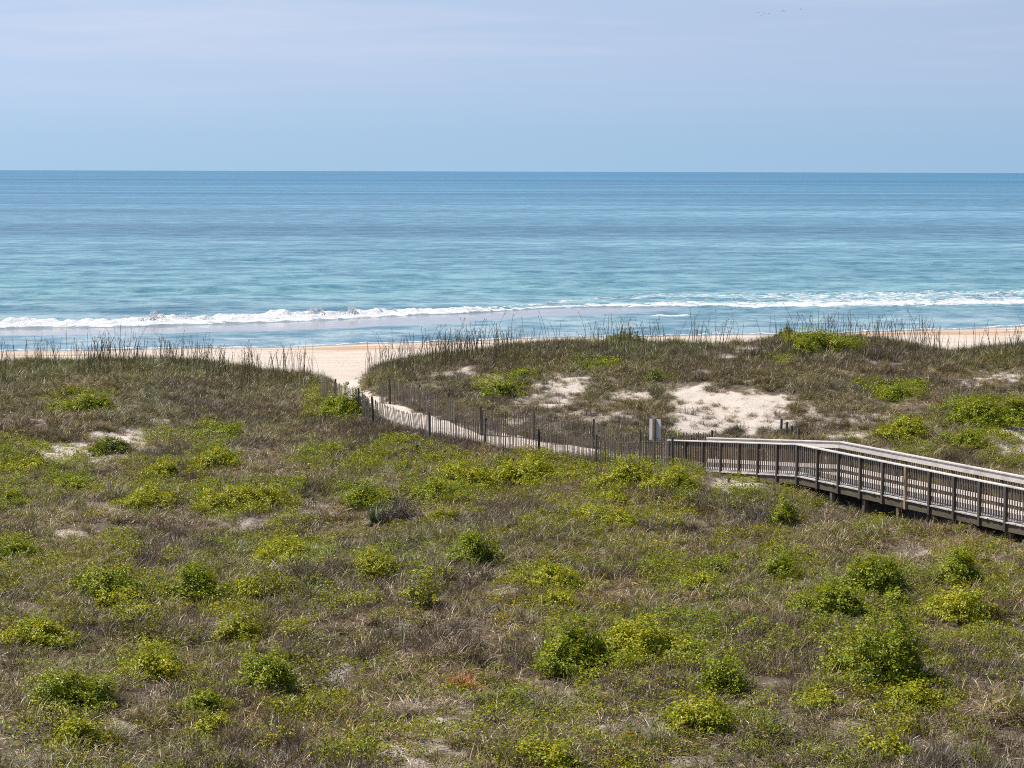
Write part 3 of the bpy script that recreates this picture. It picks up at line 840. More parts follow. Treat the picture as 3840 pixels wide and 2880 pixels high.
SHRUBS = [
    # x, bottom y, width, height, kind, label
    (3314, 2590, 330, 330, 'g', 'biggest green shrub of all, dense and tall, at the lower right'),
    (3284, 2262, 250, 175, 'g', 'tall rounded green shrub directly behind the biggest shrub'),
    (3130, 2325, 270, 140, 'g', 'broad low green shrub touching the left side of the tall rounded one'),
    (3375, 2292, 110, 75, 'g', 'small green shrub tucked against the right foot of the tall rounded one'),
    (3592, 2200, 180, 125, 'g', 'glossy green shrub in the grass below the right end of the walkway'),
    (3626, 2340, 230, 125, 'y', 'loose olive shrub to the right of the tall rounded green shrub'),
    (2923, 2185, 140, 100, 'g', 'dark green shrub below the brown thicket near the walkway'),
    (2945, 1995, 115, 140, 'g', 'dark glossy shrub clinging to the right flank of a brown thicket'),
    (2880, 1990, 190, 125, 'd', 'brown twiggy thicket below the middle of the walkway'),
    (2350, 1830, 210, 125, 'y', 'bright yellow green mound with a dark hollow, just left of the sign post'),
    (2525, 1850, 180, 105, 'y', 'patchy yellow green shrub arching over brown twigs below the walkway start'),
    (2270, 1985, 240, 70, 'y', 'long low yellow green bush mid scrub, well below the mound by the sign'),
    (2285, 1895, 120, 60, 'y', 'small grassy green bush right under the bright mound by the sign'),
    (1772, 2140, 175, 165, 'g', 'upright round green bush standing alone near the centre of the scrub'),
    (1485, 1980, 175, 140, 'd', 'grey brown dome of bare twigs beside the spiky yucca'),
    (1370, 1910, 190, 90, 'g', 'green bush behind the yucca, left of the grey twig dome'),
    (1620, 1900, 230, 90, 'g', 'wide green bush behind and right of the grey twig dome'),
    (1763, 1845, 260, 100, 'y', 'bright yellow green bush at the left end of the long vine bank'),
    (2000, 1820, 260, 105, 'y', 'bright yellow green bush in the middle of the long vine bank'),
    (1663, 1970, 100, 75, 'y', 'little round yellow green bush right of the grey twig dome'),
    (1060, 2130, 280, 120, 'y', 'wide yellow green bush with a shaded grassy foot, left of the centre'),
    (1411, 2170, 170, 110, 'y', 'yellow green bush left of the dark dome with green hat'),
    (1580, 2290, 150, 170, 'm', 'dark dome of dry twigs wearing a green leafy hat'),
    (990, 1920, 200, 95, 'y', 'yellow green bush with a dark right side, left of the dry sandy hollow'),
    (850, 1930, 270, 95, 'y', 'long arched yellow green bush climbing from left to right'),
    (556, 1915, 200, 85, 'y', 'yellow green bush with a dead clump in front, under the left sand patch'),
    (610, 1800, 150, 75, 'y', 'yellow bush with pale bare twigs on its right'),
    (790, 1765, 150, 65, 'y', 'small yellow bush right of the dry brushy hump'),
    (404, 1705, 150, 75, 'f', 'dark green bush growing on the left sand patch'),
    (117, 1725, 50, 50, 'f', 'tiny dark bush at the left end of the sand patch'),
    (803, 1655, 190, 65, 'g', 'low sloping dark green bush right of the left sand patch'),
    (294, 1555, 220, 85, 'g', 'green bush alone on the grassy slope at the far left'),
    (1300, 1565, 180, 115, 'g', 'leafy green bush leaning against the slat fence by the path'),
    (265, 1855, 130, 65, 'g', 'dark fringed bush below the small dark bush, far left'),
    (30, 1905, 110, 80, 'g', 'dark green bush cut by the left edge, level with the arched bush'),
    (60, 1775, 190, 60, 'y', 'low bright yellow bush at the left edge beside the sand patch'),
    (730, 2275, 250, 150, 'g', 'large dark bellied green bush in the left half, with grass at its foot'),
    (368, 2250, 270, 100, 'g', 'wide dark green bush left of the large dark bellied one'),
    (420, 2300, 150, 85, 'y', 'smaller bush in front of the wide dark green one'),
    (920, 2255, 140, 75, 'y', 'yellow green bush just right of the large dark bellied one'),
    (40, 2110, 160, 85, 'g', 'green hump at the left edge above the wide dark bush'),
    (890, 2430, 170, 145, 'y', 'leafy yellow green bush above the dark bush of the lower left'),
    (980, 2620, 210, 205, 'g', 'dark bush with bright crown in the lower left centre'),
    (275, 2690, 240, 190, 'g', 'big spreading green bush in the lower left corner region'),
    (300, 2830, 210, 130, 'y', 'leafy bush directly in front of the big spreading one'),
    (560, 2560, 210, 130, 'y', 'sprawling yellow green bush right of the big spreading one'),
    (130, 2430, 230, 90, 'y', 'low yellow green bush near the left edge above the big spreading one'),
    (520, 2350, 190, 80, 'y', 'loose vine bush below the large dark bellied bush'),
    (760, 2690, 130, 120, 'g', 'narrow dark green bush in the lower left among vines'),
    (800, 2770, 170, 80, 'y', 'bright vine bush below the narrow dark green one'),
    (2190, 2540, 320, 215, 'g', 'large green bush with a black shady hollow, lower centre right'),
    (2440, 2500, 340, 180, 'y', 'broad yellow green bush right of the one with the black hollow'),
    (2705, 2620, 170, 160, 'g', 'round dark green bush left of the biggest shrub'),
    (2640, 2770, 240, 160, 'y', 'yellow green bush in front of the round dark green one'),
    (2085, 2225, 190, 95, 'y', 'low leafy bush above the one with the black hollow'),
    (2090, 2300, 150, 90, 'y', 'yellow bush with a shaded base below the low leafy one'),
    (2640, 2230, 170, 90, 'y', 'yellow green bush in the scrub between hollow bush and walkway'),
    (3700, 1610, 260, 120, 'g', 'large green bush on the dune at the far right behind the walkway'),
    (3830, 1600, 130, 105, 'g', 'green bush cut by the right edge above the sand'),
    (3400, 1650, 170, 80, 'y', 'yellow green bush right behind the walkway rail'),
    (3640, 1680, 130, 60, 'g', 'small green bush between the walkway and the large far right bush'),
    (3373, 1510, 140, 65, 'g', 'small dark green bush on the right dune slope'),
    (3100, 1330, 220, 90, 'g', 'green bush on the right dune crest against the sea'),
    (2960, 1275, 90, 55, 'f', 'dark bush on the crest left of the green crest bush'),
    (2340, 1290, 150, 55, 'f', 'low dark green bush on the crest above the bare sand slope'),
    (1880, 1495, 140, 65, 'g', 'green bush behind the far slat fence'),
    (1955, 1425, 85, 40, 'g', 'small green bush uphill of the bush behind the far fence'),
    (2460, 1435, 70, 40, 'f', 'tiny green bush at the top left of the bare sand slope'),
    (3440, 2690, 230, 120, 'y', 'yellow green bush in front of the biggest shrub'),
    (3090, 2660, 130, 90, 'y', 'small yellow bush left of the bush in front of the biggest shrub'),
    (3310, 2860, 210, 110, 'y', 'vine bush near the bottom edge below the biggest shrub'),
    (2030, 2890, 220, 130, 'y', 'yellow green bush at the bottom edge near the middle'),
]


def footprint(px, py, w, h):
    b = at(px, py)
    Wd = w * b[1] / F
    dep = min(Wd * .45, .3 + .42 * Wd)
    return b[0], b[1] + dep * .75, Wd, dep, b


FEET = [footprint(*a[:4]) for a in SHRUBS] + [footprint(1403, 1990, 150, 60), footprint(1403, 1965, 110, 60), footprint(1737, 2625, 60, 40)]


def in_shrub(X, Y, k=.8):
    m_ = np.zeros(len(X), bool)
    for cx, cy, Wd, dep, _ in FEET:
        m_ |= ((X - cx) / (Wd * .5 * k)) ** 2 + ((Y - cy) / (dep * k)) ** 2 < 1
    return m_


def grass_field():
    X, Y, Z = field(84000, 33, 125, 1.25)
    px, py = project(X, Y, Z)
    bare = bare_at(X, Y, Z, px, py)
    keep = rng.random(len(X)) > np.clip(bare * 0.98, 0, 0.975)
    # clumpiness
    cl = fbm(X * 0.9, Y * 0.9, 41, 3)
    keep &= rng.random(len(X)) < 0.45 + 1.1 * sstep(.3, .65, cl)
    s, t = walk_st(X, Y)
    onw = (s > -0.6) & (t > -0.12) & (t < DECK_W + 0.12)
    keep &= ~onw
    keep &= ~in_shrub(X, Y)
    keep &= ~((path_dist(X, Y) < 0.0) & (rng.random(len(X)) > .03))
    X, Y, Z, px, py, bare, s, t = (q[keep] for q in (X, Y, Z, px, py, bare, s, t))
    n = len(X)
    brush = blob_map(px, py, BRUSHY, .5, 13)
    vine = blob_map(px, py, VINE, .5, 19)
    wetn = fbm(X * 0.12, Y * 0.12, 43, 3)
    g = 0.34 + 0.9 * (wetn - .45) + 0.25 * vine
    back = sstep(82, 100, Y)
    g = g + back * 0.42
    crest = sstep(104, 110, Y)
    r = rng.random(n)
    kind = np.where(r < np.clip(g, .05, .85), 1, 0)
    kind = np.where((kind == 1) & (rng.random(n) < .08 + .5 * crest), 2, kind)
    brush = np.maximum(brush, .55 * sstep(.52, .66, fbm(X * .4, Y * .4, 45, 3)))
    kind = np.where(rng.random(n) < brush * .8, 3, kind)
    kind = np.where((bare > .3) & (rng.random(n) < .45), 4, kind)
    kind = np.where((kind == 0) & (rng.random(n) < .33), 4, kind)
    idx = np.select([kind == 0, kind == 1, kind == 2, kind == 3], [rng.integers(0, 5, n), rng.integers(5, 9, n), rng.integers(9, 12, n), rng.integers(12, 15, n)],
                    rng.integers(15, 17, n))
    scl = rng.uniform(.65, 1.25, n) * (1 + .12 * crest) * (1 - .35 * np.clip(bare, 0, 1)) * (.85 + .5 * (fbm(X * .5, Y * .5, 47, 2) - .3))
    # shorter right in front of the walkway and in the path mouth
    scl *= np.where((s > -2) & (s < 9) & (t < 0) & (t > -3), .7, 1)
    scl *= np.where(path_dist(X, Y) < 0.4, .6, 1)
    rot = np.stack([rng.normal(0, .18, n), rng.normal(0, .18, n), rng.uniform(0, 6.283, n)], -1)
    v = (0.55 + .8 * rng.random(n) ** 1.3) * (1.0 - .10 * back)
    warm = fbm(X * .25, Y * .25, 49, 3) - .5
    tint = np.stack([v * (1.06 + .25 * warm), v, v * (.88 - .25 * warm)], -1)
    P = np.stack([X, Y, Z], -1)
    scatter('dune_grass', P, rot, scl, idx, tint, G_COL, 'tangled grey brown and olive grass covering the dunes', 'grass')


def vine_field():
    X, Y, Z = field(76000, 33, 118, 1.25)
    px, py = project(X, Y, Z)
    v = blob_map(px, py, [(b[0], b[1], b[2] * .98, b[3] * 1.0, b[4]) for b in VINE], .4, 19, .016, .6)
    n2 = fbm(X * 1.1, Y * 1.1, 83, 3)
    bg = 0.42 * sstep(.47, .68, fbm(X * .45, Y * .45, 85, 3)) * sstep(95, 70, Y)
    outside = (px < -60) | (px > 3900) | (py > 2900)
    bg = np.where(outside, .5 * sstep(.5, .65, fbm(X * .45, Y * .45, 85, 3)), bg)
    v = v * (.40 + .60 * sstep(.36, .54, n2))
    p = np.clip(np.maximum(v, bg), 0, 1)
    s, t = walk_st(X, Y)
    keep = (rng.random(len(X)) < p * .85) & ~in_shrub(X, Y, .9) & ~((s > -.6) & (t > -.15) & (t < DECK_W + .15)) & (path_dist(X, Y) > .4)
    X, Y, Z = X[keep], Y[keep], Z[keep]; n = len(X)
    rot = np.stack([rng.normal(0, .25, n), rng.normal(0, .25, n), rng.uniform(0, 6.283, n)], -1)
    scl = rng.uniform(.6, 1.15, n) * (.85 + .35 * sstep(.35, .6, fbm(X * .7, Y * .7, 87, 2))) * (1 + .25 * sstep(75, 95, Y))
    a = rng.random(n); w = fbm(X * .4, Y * .4, 89, 3)
    b = .85 + .3 * rng.random(n); vk = v[keep]
    tint = np.stack([b * (.82 + .36 * w), b, b], -1)
    tint[a > .99] *= (1.25, .75, .8)
    scatter('creeping_vine', np.stack([X, Y, Z + .03 + vk * rng.uniform(.05, .30, n) * sstep(.3, .6, fbm(X * .9, Y * .9, 88, 2))], -1), rot, scl, rng.integers(0, 6, n), tint, V_COL, 'low yellow green vine leaves spreading through the grass', 'ground cover')


def oats_field():
    n = 19000
    Y = rng.uniform(103, 121, n); X = (rng.random(n) * 2 - 1) * (0.2259 * Y * 1.25)
    px = 1920 + X / Y * F
    dens = np.interp(px, [-900, 0, 500, 900, 1120, 1200, 1330, 1400, 1700, 2100, 2300, 2700, 3100, 3500, 3900, 5000],
                     [.6, .75, .7, .6, .45, .12, .10, .55, .7, .75, .4, .32, .3, .5, .45, .5])
    cl = fbm(X * .35, Y * .2, 101, 3)
    keep = rng.random(n) < dens * sstep(.25, .65, cl) * np.exp(-((Y - 113.0) / 4.2) ** 2) * np.interp(px, [1300, 2300], [.42, .36])
    keep &= path_dist(X, Y) > .6
    X, Y = X[keep], Y[keep]; n = len(X)
    rot = np.stack([rng.normal(0, .06, n), rng.normal(.03, .06, n), rng.uniform(0, 6.283, n)], -1)
    v = rng.uniform(.6, 1.15, (n, 1)) * np.ones((1, 3))
    scatter('sea_oats', np.stack([X, Y, ground_Z(X, Y)], -1), rot, rng.uniform(.65, 1.12, n), rng.integers(0, 6, n), v, S_COL,
            'tall thin sea oat stalks standing along the dune crest', 'sea oats')


grass_field(); vine_field(); oats_field()

# ------------------------------------------------------------------ shrubs
PAL = {
    'g': [(0.18, 0.235, 0.012), (0.25, 0.295, 0.014), (0.31, 0.345, 0.016), (0.38, 0.39, 0.02), (0.10, 0.145, 0.012)],
    'y': [(0.39, 0.40, 0.018), (0.30, 0.33, 0.016), (0.46, 0.45, 0.022), (0.18, 0.225, 0.016), (0.50, 0.46, 0.03)],
    'f': [(0.08, 0.12, 0.014), (0.12, 0.16, 0.016), (0.18, 0.205, 0.02), (0.25, 0.27, 0.022)],
}


def shrub(px, py, w, h, kind, label, seed):
    global rng
    rng = np.random.default_rng(1000 + seed)
    b = at(px, py)
    m_ = b[1] / F
    Wd = w * m_ * 1.16
    H = max(.22, h * m_ * 0.90)
    dep = min(Wd * .45, .3 + .42 * Wd)
    cx, cy = b[0], b[1] + dep * .75
    cz = float(ground_Z(cx, cy))
    root = empty('dry_bush' if kind in 'd' else 'shrub', (cx, cy, cz))
    tag(root, label, 'bush', 'shrubs scattered over the dunes')
    # lobes
    k = int(np.clip(round(Wd / max(H, .3) * 1.6) + 2, 3, 8))
    lob = []
    for i in range(k):
        fx = (i + .5) / k * 2 - 1 + rng.normal(0, .12)
        env = math.sqrt(max(0.12, 1 - fx * fx * .85))
        rx = Wd / k * rng.uniform(.7, 1.45); rz = H * env * rng.uniform(.55, 1.08)
        lob.append((fx * (Wd / 2 - rx * .6), rng.normal(0, dep * .35), rx, dep * env * rng.uniform(.6, .95), rz))
    lob.append((rng.normal(0, Wd * .12), 0, Wd * .30, dep * .8, H * .95))
    for q_ in range(3):      # low skirts creeping outward
        a_ = rng.uniform(0, 6.28)
        lob.append((math.cos(a_) * Wd * .42, math.sin(a_) * dep * .7, Wd * .2, dep * .35, H * rng.uniform(.25, .45)))
    lob = np.array(lob)
    ll = 0.066 if b[1] < 75 else 0.078
    area = float(np.sum(2 * math.pi * ((lob[:, 2] * lob[:, 3] + lob[:, 2] * lob[:, 4] + lob[:, 3] * lob[:, 4]) / 3)))
    dens = {'g': 5.0, 'y': 3.6, 'f': 4.0, 'd': .12, 'm': 1.0}[kind]
    n = int(np.clip(area / (ll * ll * .5) * dens * .55, 60, 20000))
    li = rng.choice(len(lob), n, p=(lob[:, 2] * lob[:, 4]) / np.sum(lob[:, 2] * lob[:, 4]))
    d = rng.normal(0, 1, (n, 3)); d[:, 2] = np.abs(d[:, 2]) * 1.05 - .12
    d /= np.linalg.norm(d, axis=1, keepdims=True)
    if kind == 'm':
        d[:, 2] = np.abs(d[:, 2]) + .45; d /= np.linalg.norm(d, axis=1, keepdims=True)
    rad = (1 - .26 * rng.random(n) ** 1.7) * np.where(rng.random(n) < .3, rng.uniform(.5, .8, n), 1)
    ns = max(8, n // 16)                       # leaves sit in sprays with darker gaps between
    sidx = rng.integers(0, ns, n)
    li = li[sidx]; d = d[sidx]; rad = rad[sidx]
    lump = .58 + .8 * vnoise(d[:, 0] * 3.1 + li * 7.7, d[:, 1] * 3.1 + d[:, 2] * 2.3, seed)
    P = lob[li][:, [0, 1]] + d[:, :2] * lob[li][:, [2, 3]] * (rad * lump)[:, None]
    z = d[:, 2] * lob[li][:, 4] * rad * lump
    P = np.column_stack([P, np.maximum(z, .03 + .05 * rng.random(n))])
    sr = .035 + .04 * rng.random(ns)
    P = P + rng.normal(0, 1, (n, 3)) * sr[sidx][:, None] * (1, 1, .8)
    P[:, 2] = np.maximum(P[:, 2], .02)
    # sprays poking out
    sp = rng.random(n) < .025
    P[sp] += d[sp] * rng.uniform(.02, .13, (sp.sum(), 1))
    Nn = d * .8 + rng.normal(0, .42, (n, 3)) + (0, 0, .45)
    Nn /= np.linalg.norm(Nn, axis=1, keepdims=True)
    pal = np.array(PAL.get(kind, PAL['y']))
    cl = vnoise(P[:, 0] * 4 + seed, P[:, 1] * 4 + P[:, 2] * 4, seed + 5)
    ci = np.clip((cl * len(pal) + rng.normal(0, 1.0, n)).astype(int), 0, len(pal) - 1)
    c = pal[ci] * (1 + rng.uniform(-.2, .2, (n, 1)))
    odd = rng.random(n) < .012
    c[odd] = (.34, .17, .03)
    L = ll * rng.uniform(.7, 1.25, n)
    V, Fc, C = leaf_quads(P, Nn, L, L * .64, c)
    link_mesh('foliage', V, Fc, M_SHRUB, root, cols=C)
    # stems: many thin twigs fanning up from the base, a few bare pale ones arching out
    nt = {'g': 60, 'y': 50, 'f': 50, 'd': 900, 'm': 520}[kind]
    nt = int(nt * np.clip(Wd, .6, 1.8))
    li = rng.integers(0, len(lob), nt)
    d = rng.normal(0, 1, (nt, 3)); d[:, 2] = np.abs(d[:, 2]) + .15; d /= np.linalg.norm(d, axis=1, keepdims=True)
    rr = rng.uniform(.75, 1.04, nt) if kind in 'dm' else rng.uniform(.6, 1.0, nt)
    tip = np.column_stack([lob[li][:, :2], np.zeros(nt)]) + d * lob[li][:, 2:5] * rr[:, None]
    b0 = np.column_stack([lob[li][:, :2] + rng.normal(0, .10, (nt, 2)) * Wd, np.full(nt, -.05)])
    if kind in 'dm':
        far = rng.random(nt) < .55
        dd = rng.normal(0, 1, (nt, 3)); dd /= np.linalg.norm(dd, axis=1, keepdims=True)
        b0[far] = tip[far] + dd[far] * rng.uniform(.1, .3, (far.sum(), 1)); b0[:, 2] = np.maximum(b0[:, 2], -.05)
    mid = (b0 + tip) / 2 + rng.normal(0, .05, (nt, 3)) + (0, 0, .05)
    wv = (.0055 if kind in 'dm' else .006) * rng.uniform(.7, 1.5, nt)
    sd = np.cross(tip - b0, rng.normal(0, 1, (nt, 3))); sd /= np.linalg.norm(sd, axis=1, keepdims=True) + 1e-9
    V = np.empty((nt, 6, 3))
    for j, (q, s_) in enumerate(((b0, 1.0), (mid, .8), (tip, .35))):
        V[:, 2 * j] = q - sd * (wv * s_)[:, None]; V[:, 2 * j + 1] = q + sd * (wv * s_)[:, None]
    bb = np.arange(nt)[:, None] * 6
    Fc = np.concatenate([bb + np.array([[0, 1, 3, 2]]), bb + np.array([[2, 3, 5, 4]])])
    cc = np.array([(.20, .165, .14), (.14, .112, .098), (.27, .23, .20), (.10, .08, .07)])[rng.integers(0, 4, nt)]
    cc[rng.random(nt) < .04] = (.45, .41, .36)
    link_mesh('stems', V.reshape(-1, 3), Fc, M_TWIG, root, cols=np.repeat(cc, 6, 0))
    return root


for i, a in enumerate(SHRUBS):
    shrub(*a, seed=i)
rng = np.random.default_rng(99)


# dry tussock, red twigs and yucca
def tussock(px, py, size, name, label, catg, pal, n=260, th=1.0, droop=1.7, wid=.009):
    b = at(px, py)
    V, Fc, C = blades(n, size * .35, size * .5, size * 1.1, th, .3, droop, wid, pal, .2)
    o = link_mesh(name, V, Fc, M_SHRUB if False else M_TUS, cols=C)
    o.location = b
    tag(o, label, catg)
    return o


M_TUS = leafy('tussock', .2, .45, .4, (1, .95, .75, 1), instanced=False)
tussock(1530, 2690, .68, 'grass_tussock', 'shaggy brown dead grass tussock at the lower centre', 'grass tussock', DRY, 420)
tussock(1545, 2560, .45, 'grass_tussock', 'small dry tussock behind the shaggy brown one', 'grass tussock', DRY, 160) if False else None
tussock(2700, 2200, .5, 'grass_tussock', 'dry arching tussock in the scrub right of the low leafy bushes', 'grass tussock', DRY, 220) if False else None
tussock(1003, 2290, .6, 'grass_tussock', 'arching dark dry tussock under the yellow bush left of centre', 'grass tussock', BRUSH, 260)
tussock(2330, 2170, .6, 'grass_tussock', 'dome of dark brown dry grass in the middle of the scrub', 'grass tussock', BRUSH + DRY[:2], 300)
tussock(1737, 2600, .6, 'red_bush', 'small patch of orange red dead twigs in the lower centre', 'dead bush', [(.50, .13, .045), (.40, .10, .04), (.55, .19, .07)], 260, 1.0, .7, .016)
tussock(1660, 2585, .28, 'red_bush', 'faint smaller tuft of red twigs left of the orange red patch', 'dead bush', [(.40, .12, .05), (.30, .10, .05)], 90, 1.0, .7, .014)


def stick(px, py, lpx, lean, curl, label):
    """a bare bleached branch standing out of the scrub"""
    b = at(px, py)
    L = lpx * b[1] / F
    r = np.random.default_rng(int(px + py))
    mb = MB()
    def limb(p, a, l, r0, n=9):
        q = [np.array(p, float)]
        for i in range(n):
            a += curl / n + r.normal(0, .12)
            q.append(q[-1] + np.array([math.sin(a), r.normal(0, .25), math.cos(a)]) * l / n)
        mb.tube(q, np.linspace(r0, r0 * .35, len(q)), 5, r.uniform(.85, 1.15))
        return q, a
    q, a = limb((0, 0, .05), lean, L, .013)
    limb(q[5], lean + .7, L * .4, .008, 5)
    if r.random() < .6:
        limb(q[3], lean - .6, L * .35, .008, 5)
    o = mb.build('dead_branch', M_STICK)
    o.location = b
    tag(o, label, 'branch', 'bleached branches in the scrub')


M_STICK = wood_mat('bleached_wood', (0.62, 0.56, 0.49, 1), (0.42, 0.37, 0.32, 1))
for a_ in ((679, 1800, 60, .3, -1.2, 'pale curved branch rising beside the yellow bush under the left sand patch'),
           (1700, 2020, 70, -.7, .4, 'straight pale stick lying right of the little round bush'),
           (2045, 1915, 90, -.9, .3, 'long thin pale stick under the bright vine bank'),
           (2225, 2450, 75, .1, -1.0, 'pale branch curling over the bush with the black hollow'),
           (3462, 2860, 70, -.2, .8, 'white crooked branch near the bottom edge, below the biggest shrub'),
           (1815, 2500, 80, .7, .3, 'forked grey branch in the scrub left of the bush with the black hollow'),
           (829, 2480, 55, .1, .9, 'short white branch left of the narrow green bushes at lower left'),
           (1545, 2210, 60, -.1, .6, 'pale twig standing against the green hat of the dark dome'),
           (2560, 2620, 110, .5, .3, 'thin bare branches leaning beside the round dark green bush'),
           (500, 2790, 70, -.3, 1.0, 'white curved branch right of the leafy bush at lower left')):
    stick(*a_)


def yucca():
    b = at(1403, 1972)
    root = empty('yucca_plant', b)
    tag(root, 'spiky yucca rosette of stiff grey green blades beside the twig dome', 'yucca')
    n = 34
    def ros(nm, n, th0, thv, L, pal):
        az = rng.uniform(0, 6.283, n); th = np.clip(rng.normal(th0, thv, n), .05, 1.5)
        V = []; Fc = []; C = []
        for i in range(n):
            d = np.array([math.cos(az[i]) * math.cos(th[i]), math.sin(az[i]) * math.cos(th[i]), math.sin(th[i])])
            s = np.array([-math.sin(az[i]), math.cos(az[i]), 0]); up = np.cross(d, s)
            l = L * rng.uniform(.75, 1.1); c = np.array(pal[i % len(pal)]) * rng.uniform(.8, 1.2)
            k = len(V)
            for t, w in ((0, .026), (.35, .04), (.75, .026), (1, .003)):
                p = d * l * t + np.array([0, 0, .04 - .10 * t * t * (1.2 - th[i])])
                V += [p - s * w + up * w * .3, p, p + s * w + up * w * .3]
                C += [c] * 3
            for j in range(3):
                for q in range(2):
                    a = k + 3 * j + q
                    Fc.append((a, a + 1, a + 4, a + 3))
        link_mesh(nm, np.array(V), Fc, M_TUS, root, cols=np.array(C))
    ros('leaves', 40, .95, .30, .68, [(.15, .21, .10), (.20, .25, .13), (.30, .33, .20), (.12, .17, .08)])
    ros('dead_leaves', 18, .2, .15, .55, [(.52, .44, .32), (.38, .31, .22)])


yucca()

# ------------------------------------------------------------------ boardwalk
def W3(s, t, z):
    p = W_E + WU * s + WN * t
    return np.array([p[0], p[1], z])


U3 = np.array([*WU, 0.0]); N3 = np.array([*WN, 0.0]); Z3 = np.array([0, 0, 1.0])
S_END = 34.0
RAIL = 1.06


def walkway():
    root = empty('boardwalk', W3(0, 0, float(ground_Z(*W_E))))
    off = np.array(root.location)
    tag(root, 'weathered grey wooden walkway with slatted railings ending in a ramp at the sand path', 'boardwalk')

    def part(mb, name, mat, bevel=0.0, parent=root):
        mb.v = [tuple(np.array(v) - off) for v in mb.v]
        return mb.build(name, mat, parent, bevel=bevel)
    slope = (0.94 - 0.16) / RAMP
    UR = np.array([*WU, slope]); UR /= np.linalg.norm(UR)
    # deck planks
    mb = MB(); s = 0.0
    while s < S_END:
        z = float(deck_z(s + .07)); ax = UR if s < RAMP else U3
        mb.box(W3(s + .07, DECK_W / 2 + rng.normal(0, .006), z - .019), ax * .0675, N3 * (DECK_W / 2 + .10), Z3 * .019, rng.uniform(.8, 1.12))
        s += .143
    part(mb, 'deck', M_DECK)
    # stringers
    for t in (-.03, DECK_W + .03):
        mb = MB()
        mb.box((W3(0, t, float(deck_z(0))) + W3(RAMP, t, .94)) / 2 - Z3 * .165, (W3(RAMP, t, .94) - W3(0, t, float(deck_z(0)))) / 2, N3 * .02, Z3 * .12)
        ss = RAMP
        while ss < S_END:
            e = min(ss + 4.88, S_END)
            mb.box(W3((ss + e) / 2, t, .94 - .165), U3 * ((e - ss) / 2 - .003), N3 * .02, Z3 * .12, rng.uniform(.8, 1.1)); ss = e
        part(mb, 'stringer', M_JOIST)
    posts_s = [k * RAMP / 7 for k in range(8)] + [RAMP + 1.222 * k for k in range(1, 21)]
    for side, t0, dirn in (('near', -.075, -1), ('far', DECK_W + .075, 1)):
        for k, s in enumerate(posts_s):
            zd = float(deck_z(s)); top = zd + RAIL - .04
            g = float(ground_Z(*(W_E + WU * s + WN * t0)))
            low = zd - .30 if s > 3 else g - .2
            mb = MB()
            mb.box(W3(s, t0, (top + low) / 2), U3 * .046, N3 * .046, Z3 * ((top - low) / 2), 1.35 if (side == 'near' and k == 12) else rng.uniform(.8, 1.2))
            o = part(mb, 'rail_post', M_SIGNPOST if (side == 'near' and k == 12) else M_POST, .004)
            if side == 'near' and k == 12:
                o['label'] = 'newer tan brown railing post'
        # rails: cap, upper board, lower board, per straight stretch
        for nm, zz, tt, hz, ht, mat in (('cap_rail', RAIL - .02, t0 - dirn * .035, .019, .085, M_CAP), ('upper_rail', RAIL - .14, t0 - dirn * .068, .09, .019, M_CAP),
                                        ('lower_rail', .20, t0 - dirn * .068, .068, .019, M_CAP)):
            mb = MB()
            a, b = W3(-.12, tt, float(deck_z(-.12)) + zz), W3(RAMP, tt, .94 + zz)
            mb.box((a + b) / 2, (b - a) / 2, N3 * ht, Z3 * hz, 1.0)
            ss = RAMP
            while ss < S_END:
                e = min(ss + 3.66, S_END)
                mb.box(W3((ss + e) / 2, tt, .94 + zz), U3 * ((e - ss) / 2 - .002), N3 * ht, Z3 * hz, rng.uniform(.88, 1.08)); ss = e
            part(mb, nm, mat, .003)
        # balusters on the outer face between posts
        rest = MB(); done = 0
        for k in range(len(posts_s) - 1):
            a, b = posts_s[k], posts_s[k + 1]
            for j in range(9):
                s = a + (b - a) * (j + 1) / 10 + rng.normal(0, .004)
                zd = float(deck_z(s)); top = zd + RAIL - .045; low = zd + .06
                c = rng.uniform(.72, 1.22)
                tb = t0 - dirn * .034
                one = side == 'near' and 8.6 < s < 20.8 and done < 100
                mb = MB() if one else rest
                mb.box(W3(s, tb, (top + low) / 2), U3 * .014, N3 * .014, Z3 * ((top - low) / 2), (c, c * rng.uniform(.94, 1.0), c * rng.uniform(.88, 1.0)))
                if one:
                    part(mb, 'baluster', M_BAL); done += 1
        o = part(rest, 'baluster', M_BAL)
        o['kind'] = 'stuff'
    # piles and cross beams under the deck
    s = 5.0
    while s < S_END:
        for t in (.05, DECK_W - .05):
            p = W_E + WU * s + WN * t
            g = float(ground_Z(*p))
            mb = MB(); zt = float(deck_z(s)) - .045
            mb.box(W3(s, t, (zt + g - .4) / 2), U3 * .07, N3 * .07, Z3 * ((zt - g + .4) / 2), rng.uniform(.8, 1.2))
            part(mb, 'pile', M_JOIST, .005)
        mb = MB(); mb.box(W3(s + .095, DECK_W / 2, float(deck_z(s)) - .19), U3 * .02, N3 * (DECK_W / 2 - .07), Z3 * .09)
        part(mb, 'cross_beam', M_JOIST)
        s += 1.83
    # small pale box with its conduit on a post
    s = posts_s[7] + 1.222 * 5 - .09
    mb = MB(); mb.box(W3(s, -.155, .94 + .62), U3 * .04, N3 * .03, Z3 * .09, 1.0)
    bx = part(mb, 'light_box', M_BOX, .006)
    mb = MB(); mb.tube([W3(s, -.145, .94 + .53), W3(s, -.145, .94 - .4)], .012, 6, .7)
    mb.v = [tuple(np.array(v) - off) for v in mb.v]
    mb.build('conduit', M_WIRE, bx)
    return root


walkway()


